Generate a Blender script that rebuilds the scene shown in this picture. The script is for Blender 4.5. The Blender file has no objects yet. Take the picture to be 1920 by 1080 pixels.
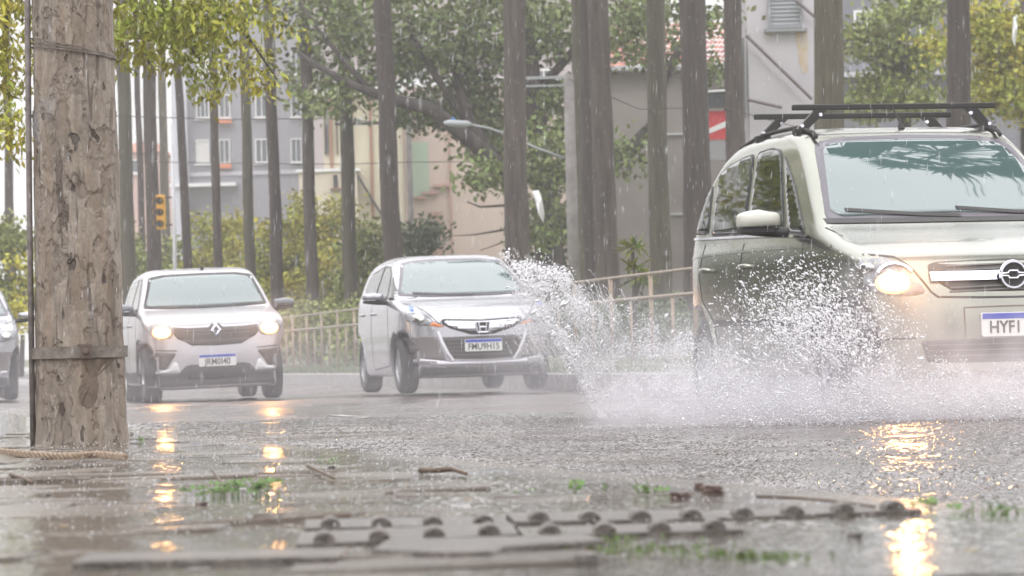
import bpy, bmesh, math, random
import numpy as np
from mathutils import Vector, Matrix, noise
from mathutils.bvhtree import BVHTree
from mathutils.geometry import delaunay_2d_cdt
R = math.radians
random.seed(7); RNG = np.random.default_rng(11)
S = bpy.context.scene
COL = S.collection

# ------------------------------------------------------------------ camera
FPX = 6900.0; CAMH = 0.40; ROLL = R(1.5); PITCH = math.atan(128 / FPX)
_r, _p = ROLL, PITCH
F0 = Vector((0, math.cos(_p), math.sin(_p)))
U0 = Vector((0, -math.sin(_p), math.cos(_p)))
X0 = Vector((1, 0, 0))
RV = X0 * math.cos(_r) - U0 * math.sin(_r)
UV = X0 * math.sin(_r) + U0 * math.cos(_r)
CAMP = Vector((0, 0, CAMH))
cam_d = bpy.data.cameras.new('camera'); cam = bpy.data.objects.new('camera', cam_d); COL.objects.link(cam)
m = Matrix.Identity(4)
for i in range(3):
    m[i][0] = RV[i]; m[i][1] = UV[i]; m[i][2] = -F0[i]; m[i][3] = CAMP[i]
cam.matrix_world = m
cam_d.sensor_width = 36; cam_d.lens = 36 * FPX / 1920; cam_d.clip_end = 2000; cam_d.clip_start = 0.05
cam_d.dof.use_dof = True; cam_d.dof.focus_distance = 15.5; cam_d.dof.aperture_fstop = 11.5
S.camera = cam

def P(px, py, y):
    """world point seen at photo pixel (1920x1080) at world depth y"""
    d = F0 + RV * ((px - 960) / FPX) + UV * ((540 - py) / FPX)
    return CAMP + d * (y / d.y)

# ------------------------------------------------------------------ world, sun, exposure
w = bpy.data.worlds.new('World'); S.world = w; w.use_nodes = True
nt = w.node_tree; nt.nodes.clear()
out = nt.nodes.new('ShaderNodeOutputWorld'); bg = nt.nodes.new('ShaderNodeBackground')
sky = nt.nodes.new('ShaderNodeTexSky'); sky.sky_type = 'NISHITA'; sky.sun_disc = False
SUN_EL, SUN_ROT = R(52), R(200)
sky.sun_elevation = SUN_EL; sky.sun_rotation = SUN_ROT; sky.dust_density = 6; sky.air_density = 1.4
hs = nt.nodes.new('ShaderNodeHueSaturation'); hs.inputs['Saturation'].default_value = 0.25
tc = nt.nodes.new('ShaderNodeTexCoord'); sp = nt.nodes.new('ShaderNodeSeparateXYZ')
cr = nt.nodes.new('ShaderNodeValToRGB')
cr.color_ramp.elements[0].position = 0.0; cr.color_ramp.elements[0].color = (0.745, 0.735, 0.755, 1)
cr.color_ramp.elements[1].position = 0.8; cr.color_ramp.elements[1].color = (1.98, 1.97, 2.0, 1)
e = cr.color_ramp.elements.new(0.25); e.color = (1.22, 1.21, 1.23, 1)
mul = nt.nodes.new('ShaderNodeVectorMath'); mul.operation = 'SCALE'; mul.inputs['Scale'].default_value = 26
nz = nt.nodes.new('ShaderNodeTexNoise'); nz.inputs['Scale'].default_value = 2.2; nz.inputs['Detail'].default_value = 4
mr = nt.nodes.new('ShaderNodeMapRange'); mr.inputs['To Min'].default_value = 0.8; mr.inputs['To Max'].default_value = 1.2
vm = nt.nodes.new('ShaderNodeVectorMath'); vm.operation = 'SCALE'
mix = nt.nodes.new('ShaderNodeMix'); mix.data_type = 'RGBA'; mix.inputs['Factor'].default_value = 0.86
L_ = nt.links.new
L_(tc.outputs['Generated'], sp.inputs[0]); L_(sp.outputs['Z'], cr.inputs['Fac'])
L_(cr.outputs['Color'], mul.inputs[0]); L_(tc.outputs['Generated'], nz.inputs['Vector'])
L_(nz.outputs['Fac'], mr.inputs['Value']); L_(mul.outputs[0], vm.inputs[0]); L_(mr.outputs[0], vm.inputs['Scale'])
L_(sky.outputs['Color'], hs.inputs['Color']); L_(hs.outputs[0], mix.inputs['A']); L_(vm.outputs[0], mix.inputs['B'])
L_(mix.outputs['Result'], bg.inputs['Color']); bg.inputs['Strength'].default_value = 0.09
L_(bg.outputs[0], out.inputs['Surface'])
sd = bpy.data.lights.new('sun', 'SUN'); sd.energy = 0.9; sd.angle = R(14); sd.color = (1, 0.96, 0.9)
so = bpy.data.objects.new('sun', sd); COL.objects.link(so)
# sun stands behind and a little left of the camera
_az = R(200)
sdir = Vector((math.sin(_az) * math.cos(SUN_EL), math.cos(_az) * math.cos(SUN_EL), math.sin(SUN_EL)))
so.rotation_euler = sdir.to_track_quat('Z', 'Y').to_euler()
S.view_settings.view_transform = 'Standard'; S.view_settings.look = 'None'
S.view_settings.exposure = -0.58; S.view_settings.gamma = 1; S.view_settings.use_curve_mapping = False
S.cycles.use_denoising = True
S.cycles.volume_bounces = 1; S.cycles.max_bounces = 8; S.cycles.sample_clamp_indirect = 6

# ------------------------------------------------------------------ materials
MATS = {}
def mat(name, base=(.5, .5, .5), rough=.6, metal=0., noise_amt=0., noise_scale=8., c2=None, bump=0., bump_scale=40.,
        ior=1.5, coat=0., emit=None, estr=0., stretch=(1, 1, 1), spec=.5, island=0., detail=5., contrast=.25, trans=0., sheen=0., bump_dist=.02):
    if name in MATS: return MATS[name]
    mt = bpy.data.materials.new(name); mt.use_nodes = True; n = mt.node_tree; b = n.nodes['Principled BSDF']
    b.inputs['Base Color'].default_value = (*base, 1); b.inputs['Roughness'].default_value = rough
    b.inputs['Metallic'].default_value = metal; b.inputs['IOR'].default_value = ior
    b.inputs['Coat Weight'].default_value = coat; b.inputs['Coat Roughness'].default_value = .06
    b.inputs['Transmission Weight'].default_value = trans
    if emit: b.inputs['Emission Color'].default_value = (*emit, 1); b.inputs['Emission Strength'].default_value = estr
    L = n.links.new
    tcn = n.nodes.new('ShaderNodeTexCoord'); mp = n.nodes.new('ShaderNodeMapping'); mp.inputs['Scale'].default_value = stretch
    L(tcn.outputs['Object'], mp.inputs[0])
    col = None
    if c2 is not None or noise_amt:
        tx = n.nodes.new('ShaderNodeTexNoise'); tx.inputs['Scale'].default_value = noise_scale; tx.inputs['Detail'].default_value = detail
        L(mp.outputs[0], tx.inputs['Vector'])
        rp = n.nodes.new('ShaderNodeMapRange'); rp.inputs['From Min'].default_value = .5 - contrast / 2; rp.inputs['From Max'].default_value = .5 + contrast / 2
        L(tx.outputs['Fac'], rp.inputs['Value'])
        mx = n.nodes.new('ShaderNodeMix'); mx.data_type = 'RGBA'
        a = base; bcol = c2 if c2 is not None else tuple(v * (1 - noise_amt) for v in base)
        mx.inputs['A'].default_value = (*a, 1); mx.inputs['B'].default_value = (*bcol, 1)
        L(rp.outputs[0], mx.inputs['Factor']); L(mx.outputs['Result'], b.inputs['Base Color']); col = mx.outputs['Result']
    if island:
        g = n.nodes.new('ShaderNodeNewGeometry'); hv = n.nodes.new('ShaderNodeHueSaturation')
        m1 = n.nodes.new('ShaderNodeMapRange'); m1.inputs['To Min'].default_value = 1 - island; m1.inputs['To Max'].default_value = 1 + island
        m2 = n.nodes.new('ShaderNodeMapRange'); m2.inputs['To Min'].default_value = .5 - island * .05; m2.inputs['To Max'].default_value = .5 + island * .05
        L(g.outputs['Random Per Island'], m1.inputs['Value']); L(m1.outputs[0], hv.inputs['Value'])
        L(g.outputs['Random Per Island'], m2.inputs['Value']); L(m2.outputs[0], hv.inputs['Hue'])
        if col: L(col, hv.inputs['Color'])
        else: hv.inputs['Color'].default_value = (*base, 1)
        L(hv.outputs[0], b.inputs['Base Color'])
    if bump:
        t2 = n.nodes.new('ShaderNodeTexNoise'); t2.inputs['Scale'].default_value = bump_scale; t2.inputs['Detail'].default_value = 4
        L(mp.outputs[0], t2.inputs['Vector'])
        bp = n.nodes.new('ShaderNodeBump'); bp.inputs['Strength'].default_value = bump; bp.inputs['Distance'].default_value = bump_dist
        L(t2.outputs['Fac'], bp.inputs['Height']); L(bp.outputs[0], b.inputs['Normal'])
    MATS[name] = mt
    return mt

# ------------------------------------------------------------------ mesh helpers
def tag(o, label=None, cat=None, group=None, kind=None):
    if label: o['label'] = label
    if cat: o['category'] = cat
    if group: o['group'] = group
    if kind: o['kind'] = kind
    return o
def empty(name, loc=(0, 0, 0), rz=0., label=None, cat=None, group=None):
    o = bpy.data.objects.new(name, None); COL.objects.link(o); o.location = loc; o.rotation_euler = (0, 0, rz)
    o.empty_display_size = .2
    return tag(o, label, cat, group)
def mesh_obj(name, verts, faces, m, parent=None, smooth=False):
    me = bpy.data.meshes.new(name)
    if isinstance(faces, np.ndarray):
        verts = np.asarray(verts, dtype=np.float32); k = faces.shape[1]
        me.vertices.add(len(verts)); me.vertices.foreach_set('co', verts.ravel())
        me.loops.add(faces.size); me.loops.foreach_set('vertex_index', faces.ravel().astype(np.int32))
        me.polygons.add(len(faces)); me.polygons.foreach_set('loop_start', np.arange(0, faces.size, k, dtype=np.int32))
        me.update(calc_edges=True); me.validate()
    else:
        me.from_pydata([tuple(v) for v in verts], [], faces); me.update()
    if smooth: me.polygons.foreach_set('use_smooth', [True] * len(me.polygons))
    if m: me.materials.append(m)
    o = bpy.data.objects.new(name, me); COL.objects.link(o)
    if parent: o.parent = parent
    return o
class MB:
    def __init__(s): s.v = []; s.f = []
    def add(s, v, f):
        n = len(s.v); s.v += [tuple(x) for x in v]; s.f += [[i + n for i in q] for q in f]; return s
    def box(s, c, d, rot=None):
        x, y, z = d[0] / 2, d[1] / 2, d[2] / 2
        v = [Vector((a, b, e)) for a in (-x, x) for b in (-y, y) for e in (-z, z)]
        if rot is not None: v = [rot @ q for q in v]
        c = Vector(c)
        return s.add([q + c for q in v], [[0, 1, 3, 2], [4, 6, 7, 5], [0, 4, 5, 1], [2, 3, 7, 6], [0, 2, 6, 4], [1, 5, 7, 3]])
    def tube(s, pts, rad, n=8, cap=True, wob=0.):
        pts = [Vector(p) for p in pts]; k = len(pts)
        if not isinstance(rad, (list, tuple)): rad = [rad] * k
        rings = []; up = Vector((0, 0, 1))
        for i, p in enumerate(pts):
            t = (pts[min(i + 1, k - 1)] - pts[max(i - 1, 0)]).normalized()
            a = t.cross(up) if abs(t.dot(up)) < .95 else t.cross(Vector((1, 0, 0)))
            a.normalize(); b = t.cross(a)
            if rings and a.dot(la) < 0 and abs(t.dot(up)) >= .95: pass
            la = a
            rings.append([p + (a * math.cos(2 * math.pi * j / n) + b * math.sin(2 * math.pi * j / n)) * rad[i] * (1 + (random.uniform(-wob, wob) if wob else 0)) for j in range(n)])
        v = [q for r_ in rings for q in r_]
        f = [[i * n + j, i * n + (j + 1) % n, (i + 1) * n + (j + 1) % n, (i + 1) * n + j] for i in range(k - 1) for j in range(n)]
        if cap: f += [list(range(n))[::-1], [(k - 1) * n + j for j in range(n)]]
        return s.add(v, f)
    def poly(s, pts, h, axis=0):
        """pts 2D polygon extruded; axis 0: pts are (y,z) extruded along x from x0 to x1=h tuple"""
        a, b = h; n = len(pts)
        if axis == 0: v = [(a, p[0], p[1]) for p in pts] + [(b, p[0], p[1]) for p in pts]
        elif axis == 1: v = [(p[0], a, p[1]) for p in pts] + [(p[0], b, p[1]) for p in pts]
        else: v = [(p[0], p[1], a) for p in pts] + [(p[0], p[1], b) for p in pts]
        f = [list(range(n))[::-1], list(range(n, 2 * n))] + [[i, (i + 1) % n, n + (i + 1) % n, n + i] for i in range(n)]
        return s.add(v, f)
    def build(s, name, m, parent=None, smooth=False, bevel=0.):
        o = mesh_obj(name, s.v, s.f, m, parent, smooth)
        if bevel:
            b = o.modifiers.new('bevel', 'BEVEL'); b.width = bevel; b.segments = 2; b.limit_method = 'ANGLE'
        return o
def spline(pts, n=6, closed=True):
    pts = [np.array(p, float) for p in pts]; k = len(pts); o = []
    rng = range(k) if closed else range(k - 1)
    for i in rng:
        g = (lambda j: pts[j % k]) if closed else (lambda j: pts[min(max(j, 0), k - 1)])
        p0, p1, p2, p3 = g(i - 1), g(i), g(i + 1), g(i + 2)
        for t in np.arange(n) / n:
            o.append(.5 * ((2 * p1) + (-p0 + p2) * t + (2 * p0 - 5 * p1 + 4 * p2 - p3) * t * t + (-p0 + 3 * p1 - 3 * p2 + p3) * t ** 3))
    if not closed: o.append(pts[-1])
    return [tuple(q) for q in o]
def roundpoly(pts, r=.03, n=4):
    """round the corners of a polygon"""
    o = []; k = len(pts)
    for i in range(k):
        p = np.array(pts[i], float); a = np.array(pts[i - 1], float); b = np.array(pts[(i + 1) % k], float)
        da = a - p; db = b - p; la = np.linalg.norm(da); lb = np.linalg.norm(db)
        rr = min(r, la * .45, lb * .45); pa = p + da / la * rr; pb = p + db / lb * rr
        for t in np.linspace(0, 1, n): o.append(tuple((1 - t) ** 2 * pa + 2 * t * (1 - t) * p + t * t * pb))
    return o
def copy_tree(o, parent=None, loc=None, rz=None):
    c = o.copy(); COL.objects.link(c)
    if parent: c.parent = parent
    if loc is not None: c.location = loc
    if rz is not None: c.rotation_euler = (0, 0, rz)
    for ch in list(o.children): copy_tree(ch, c)
    return c

# ================================================================== SETTING
HD = R(10.5); FAR = Vector((-math.sin(HD), math.cos(HD), 0)); RGT = Vector((math.cos(HD), math.sin(HD), 0))
def kerb_far(y): return 1.83 - .1899 * (y - 38.3) - .80          # x of the far kerb at depth y
def kerb_near(y): return .83 - .262 * (y - 6.08) if y < 14 else (.83 - .262 * 7.92) - .20 * (y - 14)

def wet_road(name, base, c2, rough0, rough1, b1, s1, b2, s2):
    mt = bpy.data.materials.new(name); mt.use_nodes = True; n = mt.node_tree; b = n.nodes['Principled BSDF']; L = n.links.new
    g = n.nodes.new('ShaderNodeTexCoord')
    def nz(scale, det=4, src=None):
        t = n.nodes.new('ShaderNodeTexNoise'); t.inputs['Scale'].default_value = scale; t.inputs['Detail'].default_value = det
        L(src or g.outputs['Object'], t.inputs['Vector']); return t.outputs['Fac']
    def mrg(v, a, b_, c, d):
        m_ = n.nodes.new('ShaderNodeMapRange'); L(v, m_.inputs['Value'])
        for k, q in zip(('From Min', 'From Max', 'To Min', 'To Max'), (a, b_, c, d)): m_.inputs[k].default_value = q
        return m_.outputs[0]
    mp = n.nodes.new('ShaderNodeMapping'); mp.inputs['Scale'].default_value = (1, .25, 1); mp.inputs['Rotation'].default_value = (0, 0, -HD); L(g.outputs['Object'], mp.inputs[0])
    pud = mrg(nz(.9, 5, mp.outputs[0]), .44, .58, 0, 1)
    mx = n.nodes.new('ShaderNodeMix'); mx.data_type = 'RGBA'; mx.inputs['A'].default_value = (*base, 1); mx.inputs['B'].default_value = (*c2, 1)
    L(mrg(nz(.35), .4, .6, 0, 1), mx.inputs['Factor']); L(mx.outputs['Result'], b.inputs['Base Color'])
    L(mrg(pud, 0, 1, rough1, rough0), b.inputs['Roughness'])
    bp = n.nodes.new('ShaderNodeBump'); bp.inputs['Distance'].default_value = .01
    L(nz(s1, 6), bp.inputs['Height']); L(mrg(pud, 0, 1, b1, b1 * .25), bp.inputs['Strength'])
    b2n = n.nodes.new('ShaderNodeBump'); b2n.inputs['Distance'].default_value = .01; b2n.inputs['Strength'].default_value = b2
    L(nz(s2, 3), b2n.inputs['Height']); L(bp.outputs[0], b2n.inputs['Normal']); L(b2n.outputs[0], b.inputs['Normal'])
    b.inputs['IOR'].default_value = 1.5
    return mt
M_road = wet_road('wet_asphalt', (.085, .074, .07), (.12, .092, .082), .16, .38, .9, 60, .9, 26)
M_flood = wet_road('flood_water', (.085, .074, .07), (.11, .088, .08), .05, .12, .15, 90, .1, 40)
M_walk = wet_road('wet_paving', (.13, .105, .085), (.085, .07, .058), .08, .24, .6, 60, .3, 14)
M_water = wet_road('muddy_water', (.10, .085, .07), (.08, .07, .06), .03, .07, .12, 45, .32, 22)
M_kerb = mat('kerb_concrete', (.30, .28, .26), .5, noise_amt=.4, noise_scale=6, bump=.4)
M_grass = mat('wet_grass', (.10, .16, .035), .7, c2=(.16, .17, .05), noise_scale=3)
M_soil = mat('park_soil', (.13, .13, .07), .8, c2=(.08, .10, .04), noise_scale=2)

mesh_obj('ground', [(-400, -60, -.06), (400, -60, -.06), (400, 700, -.06), (-400, 700, -.06)], [[0, 1, 2, 3]], M_soil)['kind'] = 'structure'
ys = [-6, 0, 3, 6.08, 10, 14, 20, 30, 45, 70, 110, 180, 300]
v = []; 
for y in ys: v += [(kerb_near(y), y, 0), (kerb_far(y) if y > 5 else kerb_far(5) + (5 - y) * .19, y, 0)]
mesh_obj('road', v, [[2 * i, 2 * i + 1, 2 * i + 3, 2 * i + 2] for i in range(len(ys) - 1)], M_road)['kind'] = 'structure'

def kerbstrip(name, fx, side, top, wdt, m):
    b = MB(); y = -4.
    while y < 150:
        y2 = y + (1.0 if y < 40 else 4.0); x0, x1 = fx(y), fx(y2 - .012)
        b.add([(x0, y, -.03), (x0, y, top - .02), (x0 + side * .02, y, top), (x0 + side * wdt, y, top), (x0 + side * wdt, y, -.03),
               (x1, y2 - .012, -.03), (x1, y2 - .012, top - .02), (x1 + side * .02, y2 - .012, top), (x1 + side * wdt, y2 - .012, top), (x1 + side * wdt, y2 - .012, -.03)],
              [[0, 5, 6, 1], [1, 6, 7, 2], [2, 7, 8, 3], [3, 8, 9, 4], [0, 1, 2, 3, 4], [9, 8, 7, 6, 5]])
        y = y2
    o = b.build(name, m); o['kind'] = 'structure'; return o
kerbstrip('far_kerb', kerb_far, 1, .20, .15, M_kerb)
kerbstrip('near_kerb', kerb_near, -1, .128, .14, M_walk)

# verge and park ground right of the far kerb, gently rising
v = []; f = []; ysg = [-6, 5, 15, 25, 32, 38, 44, 50, 60, 75, 95, 130, 180, 260]; off = [.15, .6, 1.2, 3, 8, 20, 50, 120]
for y in ysg:
    for k, o_ in enumerate(off):
        v.append((kerb_far(y) + o_, y, .19 + min(.16, o_ * .03) + max(0, (y - 80)) * .004 + (noise.noise(Vector((o_, y, 0))) * .03 if k > 1 else 0)))
n = len(off)
for i in range(len(ysg) - 1):
    for j in range(n - 1): f.append([i * n + j, i * n + j + 1, (i + 1) * n + j + 1, (i + 1) * n + j])
mesh_obj('park_ground', v, f, M_soil, smooth=True)['kind'] = 'structure'

# grass tufts on the verge, seen under the fence
def grass_blades(name, pts, h, wd, m, label, kind='stuff'):
    n = len(pts); p = np.array(pts); a = RNG.uniform(0, 2 * np.pi, n); hh = h * RNG.uniform(.5, 1.2, n); ln = RNG.normal(0, .35, (n, 2)) * hh[:, None]
    dx = np.stack([np.cos(a), np.sin(a), np.zeros(n)], 1) * wd / 2
    top = p + np.stack([ln[:, 0], ln[:, 1], hh], 1); mid = p + np.stack([ln[:, 0] * .35, ln[:, 1] * .35, hh * .55], 1)
    V = np.stack([p - dx, p + dx, mid + dx * .7, top, mid - dx * .7], 1).reshape(-1, 3)
    F = (np.arange(n)[:, None] * 5 + np.array([[0, 1, 2, 3, 4]])).astype(np.int32)
    o = mesh_obj(name, V, F, m); tag(o, label, 'grass', kind=kind); return o
M_blade = mat('grass_blade', (.10, .145, .04), .6, island=.4)
pts = []
for _ in range(16000):
    y = random.uniform(26, 80); x = kerb_far(y) + .16 + random.random() ** 1.6 * 3; pts.append((x, y, .19 + min(.16, (x - kerb_far(y)) * .03)))
grass_blades('grass', pts, .09, .02, M_blade, 'short green grass along the verge under the metal railing')

# ---------------- sidewalk slabs, uneven and partly flooded
WL = .1298
b = MB(); ca, sa = math.cos(R(4)), math.sin(R(4)); T = .40
random.seed(21)
raised = {}
for i in range(-30, 12):
    for j in range(3, 52):
        for (pw, hh) in ((T, T),):
            ox = (j % 2) * T * .5
            lx, ly = i * T + ox, 2.6 + j * T * .62
            cx, cy = lx * ca - ly * sa * .0 + .02 * ly, ly + lx * .03
            if cx + .2 > kerb_near(cy) - .14: continue
            h = .1305 + noise.noise(Vector((cx * .9, cy * .6, 3))) * .011 + random.gauss(0, .004)
            if math.hypot((cx + 1.51), (cy - 12.8)) < .45: h = .128
            tx, ty = random.gauss(0, .008), random.gauss(0, .010)
            if 5.1 < cy < 6.3 and -.32 < cx < .70: h = .118
            if (cy < 5.25 and cx > -.02) or (cy < 6.1 and cx < -.78 and random.random() < .7): h = .117
            if abs(cy - 5.0) < .13 and -.6 < cx < .05: h += .006
            w_, d_ = T / 2 - .005, T * .31 - .005
            top = [(-w_, -d_), (w_, -d_), (w_, d_), (-w_, d_)]; q = []
            for (ax_, ay_) in top: q.append((cx + ax_ + random.gauss(0, .003), cy + ay_ + ax_ * .03 + random.gauss(0, .003), h + ax_ * tx * 2 + ay_ * ty * 2))
            inn = [(p_[0] * .985 + cx * .015, p_[1] * .985 + cy * .015, p_[2]) for p_ in q]
            low = [(p_[0], p_[1], p_[2] - .004) for p_ in q]; bt = [(p_[0], p_[1], .07) for p_ in q]
            b.add(inn + low + bt, [[0, 1, 2, 3]] + [[k, 4 + k, 4 + (k + 1) % 4, (k + 1) % 4] for k in range(4)] + [[4 + k, 8 + k, 8 + (k + 1) % 4, 4 + (k + 1) % 4] for k in range(4)])
b.build('sidewalk', M_walk)['kind'] = 'structure'
# puddle water lying over the low slabs (real flat sheet, slabs poke through)
v = []; ysw = [1.5, 4, 6.08, 8, 10, 12, 14, 18, 24, 32, 44, 60, 90]
for y in ysw: v += [(-60, y, WL - .002 * (y > 15)), (kerb_near(y) - .141, y, WL - .002 * (y > 15))]
mesh_obj('puddle_water', v, [[2 * i, 2 * i + 1, 2 * i + 3, 2 * i + 2] for i in range(len(ysw) - 1)], M_water)['kind'] = 'structure'
def ripple_field(ny, nx, dy, dx, lmin, lmax, seed):
    rg = np.random.default_rng(seed); f = np.fft.fft2(rg.normal(0, 1, (ny, nx))); ky = np.fft.fftfreq(ny, dy)[:, None]; kx = np.fft.fftfreq(nx, dx)[None]; k = np.sqrt(kx * kx + ky * ky) + 1e-9
    f *= ((k > 1 / lmax) & (k < 1 / lmin)) * k ** -.6; h = np.real(np.fft.ifft2(f)); return h / h.std()
def ripple_sheet(name, x0f, x1f, y0, y1, z, d, amp, lmin, lmax, m, seed):
    ys_ = np.arange(y0, y1, d); W = max(x1f(y) - x0f(y) for y in (y0, y1)); nx = int(W / d); h = ripple_field(len(ys_), nx, d, d, lmin, lmax, seed) * amp
    big = ripple_field(len(ys_), nx, d, d, .5, 2.5, seed + 1); h *= np.clip(.75 + .35 * big, .25, 1.6)
    a = np.array([x0f(y) for y in ys_])[:, None]; b_ = np.array([x1f(y) for y in ys_])[:, None]; t = np.linspace(0, 1, nx)[None]
    X = a + (b_ - a) * t; Y = np.repeat(ys_[:, None], nx, 1); fade = np.minimum(1, np.minimum(t, 1 - t) * nx / 12) * np.minimum(1, np.minimum(np.arange(len(ys_)), np.arange(len(ys_))[::-1]) / 14)[:, None]
    V = np.stack([X, Y, z + h * fade], -1).reshape(-1, 3); i = np.arange(len(ys_) * nx).reshape(len(ys_), nx)
    o = mesh_obj(name, V, np.stack([i[:-1, :-1], i[:-1, 1:], i[1:, 1:], i[1:, :-1]], -1).reshape(-1, 4), m, None, True); o['kind'] = 'structure'; return o
ripple_sheet('flood_water', lambda y: kerb_near(y) + .002, lambda y: min(kerb_far(y), 4.6) if y > 8 else 4.4, 4.2, 25, .012, .0135, .0031, .032, .11, M_flood, 5)
ripple_sheet('rippled_water', lambda y: max(-2.4, -1.0 - y * .12), lambda y: kerb_near(y) - .142, 4.3, 12.2, WL + .0012, .012, .0006, .026, .11, M_water, 9)
# worn lane dashes
b = MB()
for s_ in range(3):
    y0 = 24.5 + s_ * 12; x0 = -.86 - (y0 - 24.5) * .185
    for k in range(12):
        if random.random() < .25: continue
        yy = y0 + k * .22; xx = x0 - k * .22 * .185
        b.add([(xx - .06, yy, .004), (xx + .06, yy, .004), (xx + .02 + random.uniform(0, .03), yy + .21, .004), (xx - .09, yy + .21, .004)], [[0, 1, 2, 3]])
b.build('lane_marking', mat('worn_white_paint', (.55, .55, .53), .25, noise_amt=.4, noise_scale=20))['kind'] = 'structure'

# ---------------- tactile tiles
M_tac = mat('tactile_concrete', (.11, .093, .08), .3, noise_amt=.45, noise_scale=25, bump=.5, bump_scale=90)
def tactile(x, y, rz, nb, label, seed):
    random.seed(seed)
    b = MB(); W = nb * .081
    b.poly(roundpoly([(-W / 2, 0), (W / 2, 0), (W / 2, .30), (-W / 2, .30)], .01), (.10, .137), 2)
    for k in range(nb):
        cx = -W / 2 + .0405 + k * .081; r = .0165; n_ = 14
        ring = [(cx + math.cos(a) * r * 1.0, .0 + math.sin(a) * r * .95) for a in np.linspace(math.pi, 0, n_)]
        ys_ = [.018, .023, .085, .10]; sc = [.86, 1, 1, .5]; vv = []
        for q, (yy, s2) in enumerate(zip(ys_, sc)):
            vv += [(cx + (px_ - cx) * (.75 + .25 * s2), yy, .1365 + pz * s2) for px_, pz in ring]
        ff = [[q * n_ + i, q * n_ + i + 1, (q + 1) * n_ + i + 1, (q + 1) * n_ + i] for q in range(3) for i in range(n_ - 1)] + [list(range(n_)), [3 * n_ + i for i in range(n_)][::-1]]
        b.add(vv, ff)
    o = b.build('tactile_tile', M_tac, None, False); o.location = (x, y, 0); o.rotation_euler = (random.uniform(-.015, .015), random.uniform(-.02, .02), rz)
    tag(o, label, 'paving tile', 'ribbed tactile paving tiles'); return o
TL = [(-.175, 5.80), (.155, 5.82), (.485, 5.86)]
for i, (x, y) in enumerate(TL):
    tactile(x, y, R(3), 4, ['ribbed tactile tile in the far row, leftmost of three and broken at its corner', 'ribbed tactile tile in the middle of the far row of three', 'ribbed tactile tile at the right end of the far row, beside small stones'][i], 5 + i)
for i, (x, y) in enumerate([(-.16, 5.38), (.17, 5.40)]):
    tactile(x, y, R(2), 4, ['ribbed tactile tile in the near row, beside the wide cracked slab', 'ribbed tactile tile in the near row with moss in front of it'][i], 15 + i)
# loose slab whose broken edge rises at the bottom of the picture
def slab(pts, z0, z1, label, tilt):
    b = MB(); b.poly(pts, (z0, z1), 2); o = b.build('paving_slab', M_tac, None, False, .004); o.rotation_euler = tilt
    tag(o, label, 'paving slab', 'raised paving slabs'); return o
slab([(-.60, 4.93), (-.24, 4.90), (-.235, 5.1), (-.60, 5.14)], .10, .1415, 'raised muddy slab with a straight front edge at the bottom left', (0, 0, 0))
slab([(-.20, 5.02), (-.10, 4.90), (-.035, 4.90), (-.02, 5.0), (.12, 5.12), (.10, 5.27), (-.19, 5.27)], .10, .143, 'raised broken slab in front of the ribbed tiles', (0, 0, 0))

# ================================================================== BACKGROUND
def box_building(name, px0, px1, pytop, Z, depth, m, label, z0=-.05, cat='building', roof=None, eave=.15):
    a, c_ = P(px0, pytop, Z), P(px1, pytop, Z); zt = (a.z + c_.z) / 2; wd = c_.x - a.x
    root = empty(name, ((a.x + c_.x) / 2, Z, z0), 0, label, cat)
    h = zt - z0; b = MB(); b.box((0, depth / 2, h / 2), (wd, depth, h)); b.build('wall', m, root)
    return root, wd, h
def loc(root, px, py, Z):
    p = P(px, py, Z); return p.x - root.location.x, p.z - root.location.z
def window(root, px0, py0, px1, py1, Z, mf, mp, kind='window', bars=1, louvre=0, sill=True):
    x0, z1 = loc(root, px0, py0, Z); x1, z0 = loc(root, px1, py1, Z); w_, h_ = x1 - x0, z1 - z0; t = min(w_, h_) * .09
    b = MB()
    for c_, d_ in (((x0 + t / 2, -.04, (z0 + z1) / 2), (t, .12, h_)), ((x1 - t / 2, -.04, (z0 + z1) / 2), (t, .12, h_)),
                   (((x0 + x1) / 2, -.04, z0 + t / 2), (w_ - 2 * t, .116, t)), (((x0 + x1) / 2, -.04, z1 - t / 2), (w_ - 2 * t, .116, t))): b.box(c_, d_)
    for k in range(bars):
        xx = x0 + w_ * (k + 1) / (bars + 1); b.box((xx, -.035, (z0 + z1) / 2), (t * .7, .1, h_ - 2 * t))
    if sill: b.box(((x0 + x1) / 2, -.10, z0 - .06), (w_ + .2, .22, .08))
    fr = b.build(kind, mf, root)
    p = MB()
    if louvre:
        for k in range(louvre):
            zz = z0 + t + (h_ - 2 * t) * (k + .5) / louvre
            p.box(((x0 + x1) / 2, -.01, zz), (w_ - 2 * t, .03, (h_ - 2 * t) / louvre * .95), Matrix.Rotation(R(-25), 3, 'X'))
    else: p.box(((x0 + x1) / 2, -.012, (z0 + z1) / 2), (w_ - 2 * t, .02, h_ - 2 * t))
    p.build('louvre' if louvre else 'pane', mp, fr)
M_pane = mat('far_pane', (.10, .12, .14), .08)
M_wht = mat('white_frame', (.75, .75, .75), .5)
M_shut = mat('white_shutter', (.70, .70, .68), .5)
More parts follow.
